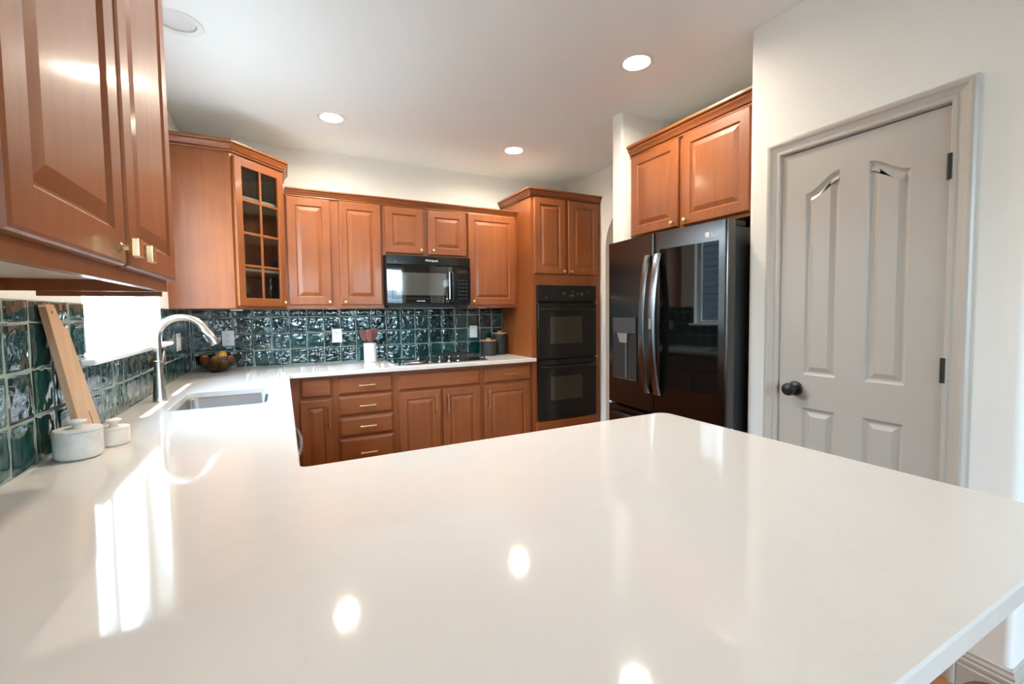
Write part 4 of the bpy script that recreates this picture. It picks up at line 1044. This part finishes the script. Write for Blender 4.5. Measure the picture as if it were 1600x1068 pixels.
rings(b, [[(xx(0.935)-0.001, -2.172, 0.935), (xx(0.935)+0.0006, -2.166, 0.935), (xx(0.935)-0.001, -2.160, 0.935)], [(xx(1.02)-0.001, -2.195, 1.02), (xx(1.02)+0.0006, -2.194, 1.02), (xx(1.02)-0.001, -2.192, 1.02)]])
finish('crack', b, 'slot', o)
# fruit bowl
t = thing('fruit_bowl', 'dark smoked round bowl of yellow citrus fruit in the back corner', 'bowl', (0.190, -0.215, Z0))
b = B(); RB = 0.128
outer = [(0.0, 0.0), (0.045, 0.0), (0.052, 0.006), (0.090, 0.028), (0.115, 0.058), (0.126, 0.092), (RB, 0.120)]
inner = [(RB-0.003, 0.120), (0.122, 0.092), (0.111, 0.061), (0.086, 0.033), (0.050, 0.012), (0.0, 0.010)]
lathe(b, outer+inner, (0, 0, 0), 44, cap=False); finish('bowl', b, 'smoke', t, smooth=True); t.name = 'fruit_bowl'
def fruit(kind, label, x, y, z, r, rot, elong=1.0):
    b = B(); n = 14; pr2 = []
    for k in range(n+1):
        a = -PI/2+PI*k/n; rr = r*math.cos(a); h = r*elong*math.sin(a)
        if kind == 'lemon' and abs(k-n/2) > n/2-1.5: h *= 1.06
        pr2.append((rr, h))
    lathe(b, pr2, (0, 0, 0), 24, cap=False)
    o = finish(kind, b, kind, None, loc=(0.190+x, -0.215+y, Z0+z), rot=rot, smooth=True); tag(o, label, 'fruit', 'citrus fruit in the dark bowl'); return o
fruit('orange', 'small orange at the left side of the fruit bowl', -0.072, -0.010, 0.090, 0.032, (0.3, 0.2, 0))
fruit('lemon', 'golden lemon in the middle front of the fruit bowl', -0.008, -0.052, 0.088, 0.031, (0.9, 0.4, 0.3), 1.08)
fruit('lemon', 'bright yellow lemon on top of the fruit pile', 0.030, 0.014, 0.118, 0.032, (1.2, 0.2, 0.5), 1.1)
fruit('lemon', 'lemon low at the front right of the fruit bowl', 0.046, -0.036, 0.057, 0.029, (1.3, 0.3, 1.0), 1.06)
fruit('orange', 'orange at the right side of the fruit bowl', 0.084, 0.024, 0.088, 0.029, (0.3, 0.4, 0.2))
fruit('lemon', 'lemon at the bottom centre of the fruit bowl', -0.026, -0.004, 0.040, 0.027, (1.2, 1.0, 0.2), 1.06)
fruit('orange', 'orange at the back of the fruit bowl', -0.026, 0.056, 0.076, 0.031, (0.1, 0.2, 0.2))
# utensil crock
t = thing('utensil_crock', 'white marble utensil crock on the back worktop left of the cooktop', 'crock', (1.272, -0.120, Z0))
b = B(); r = 0.052; h = 0.160; lathe(b, [(r-0.003, 0), (r, 0.003), (r, h-0.003), (r-0.002, h), (r-0.008, h), (r-0.009, h-0.004), (r-0.009, 0.012), (0, 0.012)], (0, 0, 0), 40, cap=True); finish('crock', b, 'marble3', t, smooth=True)
t.name = 'utensil_crock'
def utensil(kind, label, bx_, by_, tx, ty, L, head):
    base_ = Vector((1.272+bx_, -0.120+by_, Z0+0.014)); tip = Vector((1.272+tx, -0.120+ty, Z0+L)); d = tip-base_; zx = d.normalized(); yx = (Vector((0.15, 1, 0))-zx*zx.dot(Vector((0.15, 1, 0)))).normalized(); q = Matrix((yx.cross(zx), yx, zx)).transposed()
    ln = d.length; b = B(); hs = ln-0.108
    tube(b, [(0, 0, 0), (0, 0, hs*0.5), (0, 0, hs)], [0.0045, 0.0048, 0.0055], 10)
    secs = []; n = 10
    for k in range(n+1):
        s = k/n
        if head == 'oval': wd = 0.006+0.022*math.sin(PI*min(1, s*0.93+0.05))**0.8; cv = 0.004*math.sin(PI*s)
        else: wd = 0.006+0.021*min(1, s*2.5); cv = 0
        if k == n and head == 'oval': wd = 0.004
        th = 0.003
        secs.append([(wd*math.cos(2*PI*i/12), th*math.sin(2*PI*i/12)+cv, hs-0.004+0.108*s) for i in range(12)])
    rings(b, secs)
    o = finish(kind, b, 'redwood', None, loc=base_, rot=q.to_euler(), smooth=True); tag(o, label, 'utensil', 'wooden utensils in the marble crock'); return o
utensil('wooden_spoon', 'dark wooden spoon leaning left in the marble crock', 0.010, -0.002, -0.068, -0.004, 0.288, 'oval')
utensil('wooden_spoon', 'dark wooden spoon upright in the middle of the marble crock', -0.002, -0.020, -0.008, -0.028, 0.285, 'oval')
utensil('wooden_spatula', 'dark square-ended wooden spatula leaning right in the marble crock', -0.006, 0.018, 0.052, 0.020, 0.288, 'flat')
# canisters
def canister(label, x, y, r, h):
    t = thing('canister', label, 'canister', (x, y, Z0), group='charcoal canisters')
    b = B(); lathe(b, [(r-0.004, 0), (r, 0.004), (r, h-0.006), (r-0.003, h-0.002), (r-0.008, h-0.002), (r-0.008, 0.01), (0, 0.01)], (0, 0, 0), 40); finish('jar', b, 'char', t, smooth=True)
    b = B(); lathe(b, [(0, h-0.0015), (r-0.002, h-0.0015), (r+0.001, h+0.002), (r+0.001, h+0.008), (r-0.003, h+0.010), (0.022, h+0.010), (0.022, h+0.013), (0.024, h+0.022), (0.022, h+0.026), (0, h+0.026)], (0, 0, 0), 40, cap=False); finish('lid', b, 'acacia', t, smooth=True)
canister('shorter charcoal canister with a wooden lid beside the tall oven cabinet', 2.357, -0.165, 0.078, 0.138)
canister('taller charcoal canister with a wooden lid in the corner by the oven cabinet', 2.508, -0.095, 0.069, 0.200)

# ------------------------------------------------------------------ stool at the peninsula
t = thing('bar_stool', 'orange-brown wooden bar stool with a square seat, under the peninsula edge', 'stool', (1.625, -3.905, 0))
SH = 0.600; b = B()
def sq(g, z): return [(x, y, z) for x, y in rrect(-0.172+g, 0.172-g, -0.172+g, 0.172-g, 0.045)]
rings(b, [sq(0.012, SH-0.034), sq(0.0, SH-0.026), sq(0.0, SH-0.008), sq(0.006, SH), sq(0.05, SH-0.003), sq(0.10, SH-0.006)]); finish('seat', b, 'woodx', t)
for sx in (-1, 1):
    for sy in (-1, 1):
        b = B(); tube(b, [(0.125*sx, 0.125*sy, SH-0.035), (0.165*sx, 0.165*sy, 0.0)], [0.017, 0.014], 12); finish('leg', b, 'wood', t, smooth=True)
for s_ in (-1, 1):
    b = B(); tube(b, [(-0.151, 0.151*s_, 0.20), (0.151, 0.151*s_, 0.20)], 0.009, 10); finish('rung', b, 'wood', t, smooth=True)
    b = B(); tube(b, [(0.150*s_, -0.150, 0.24), (0.150*s_, 0.150, 0.24)], 0.009, 10); finish('rung', b, 'wood', t, smooth=True)
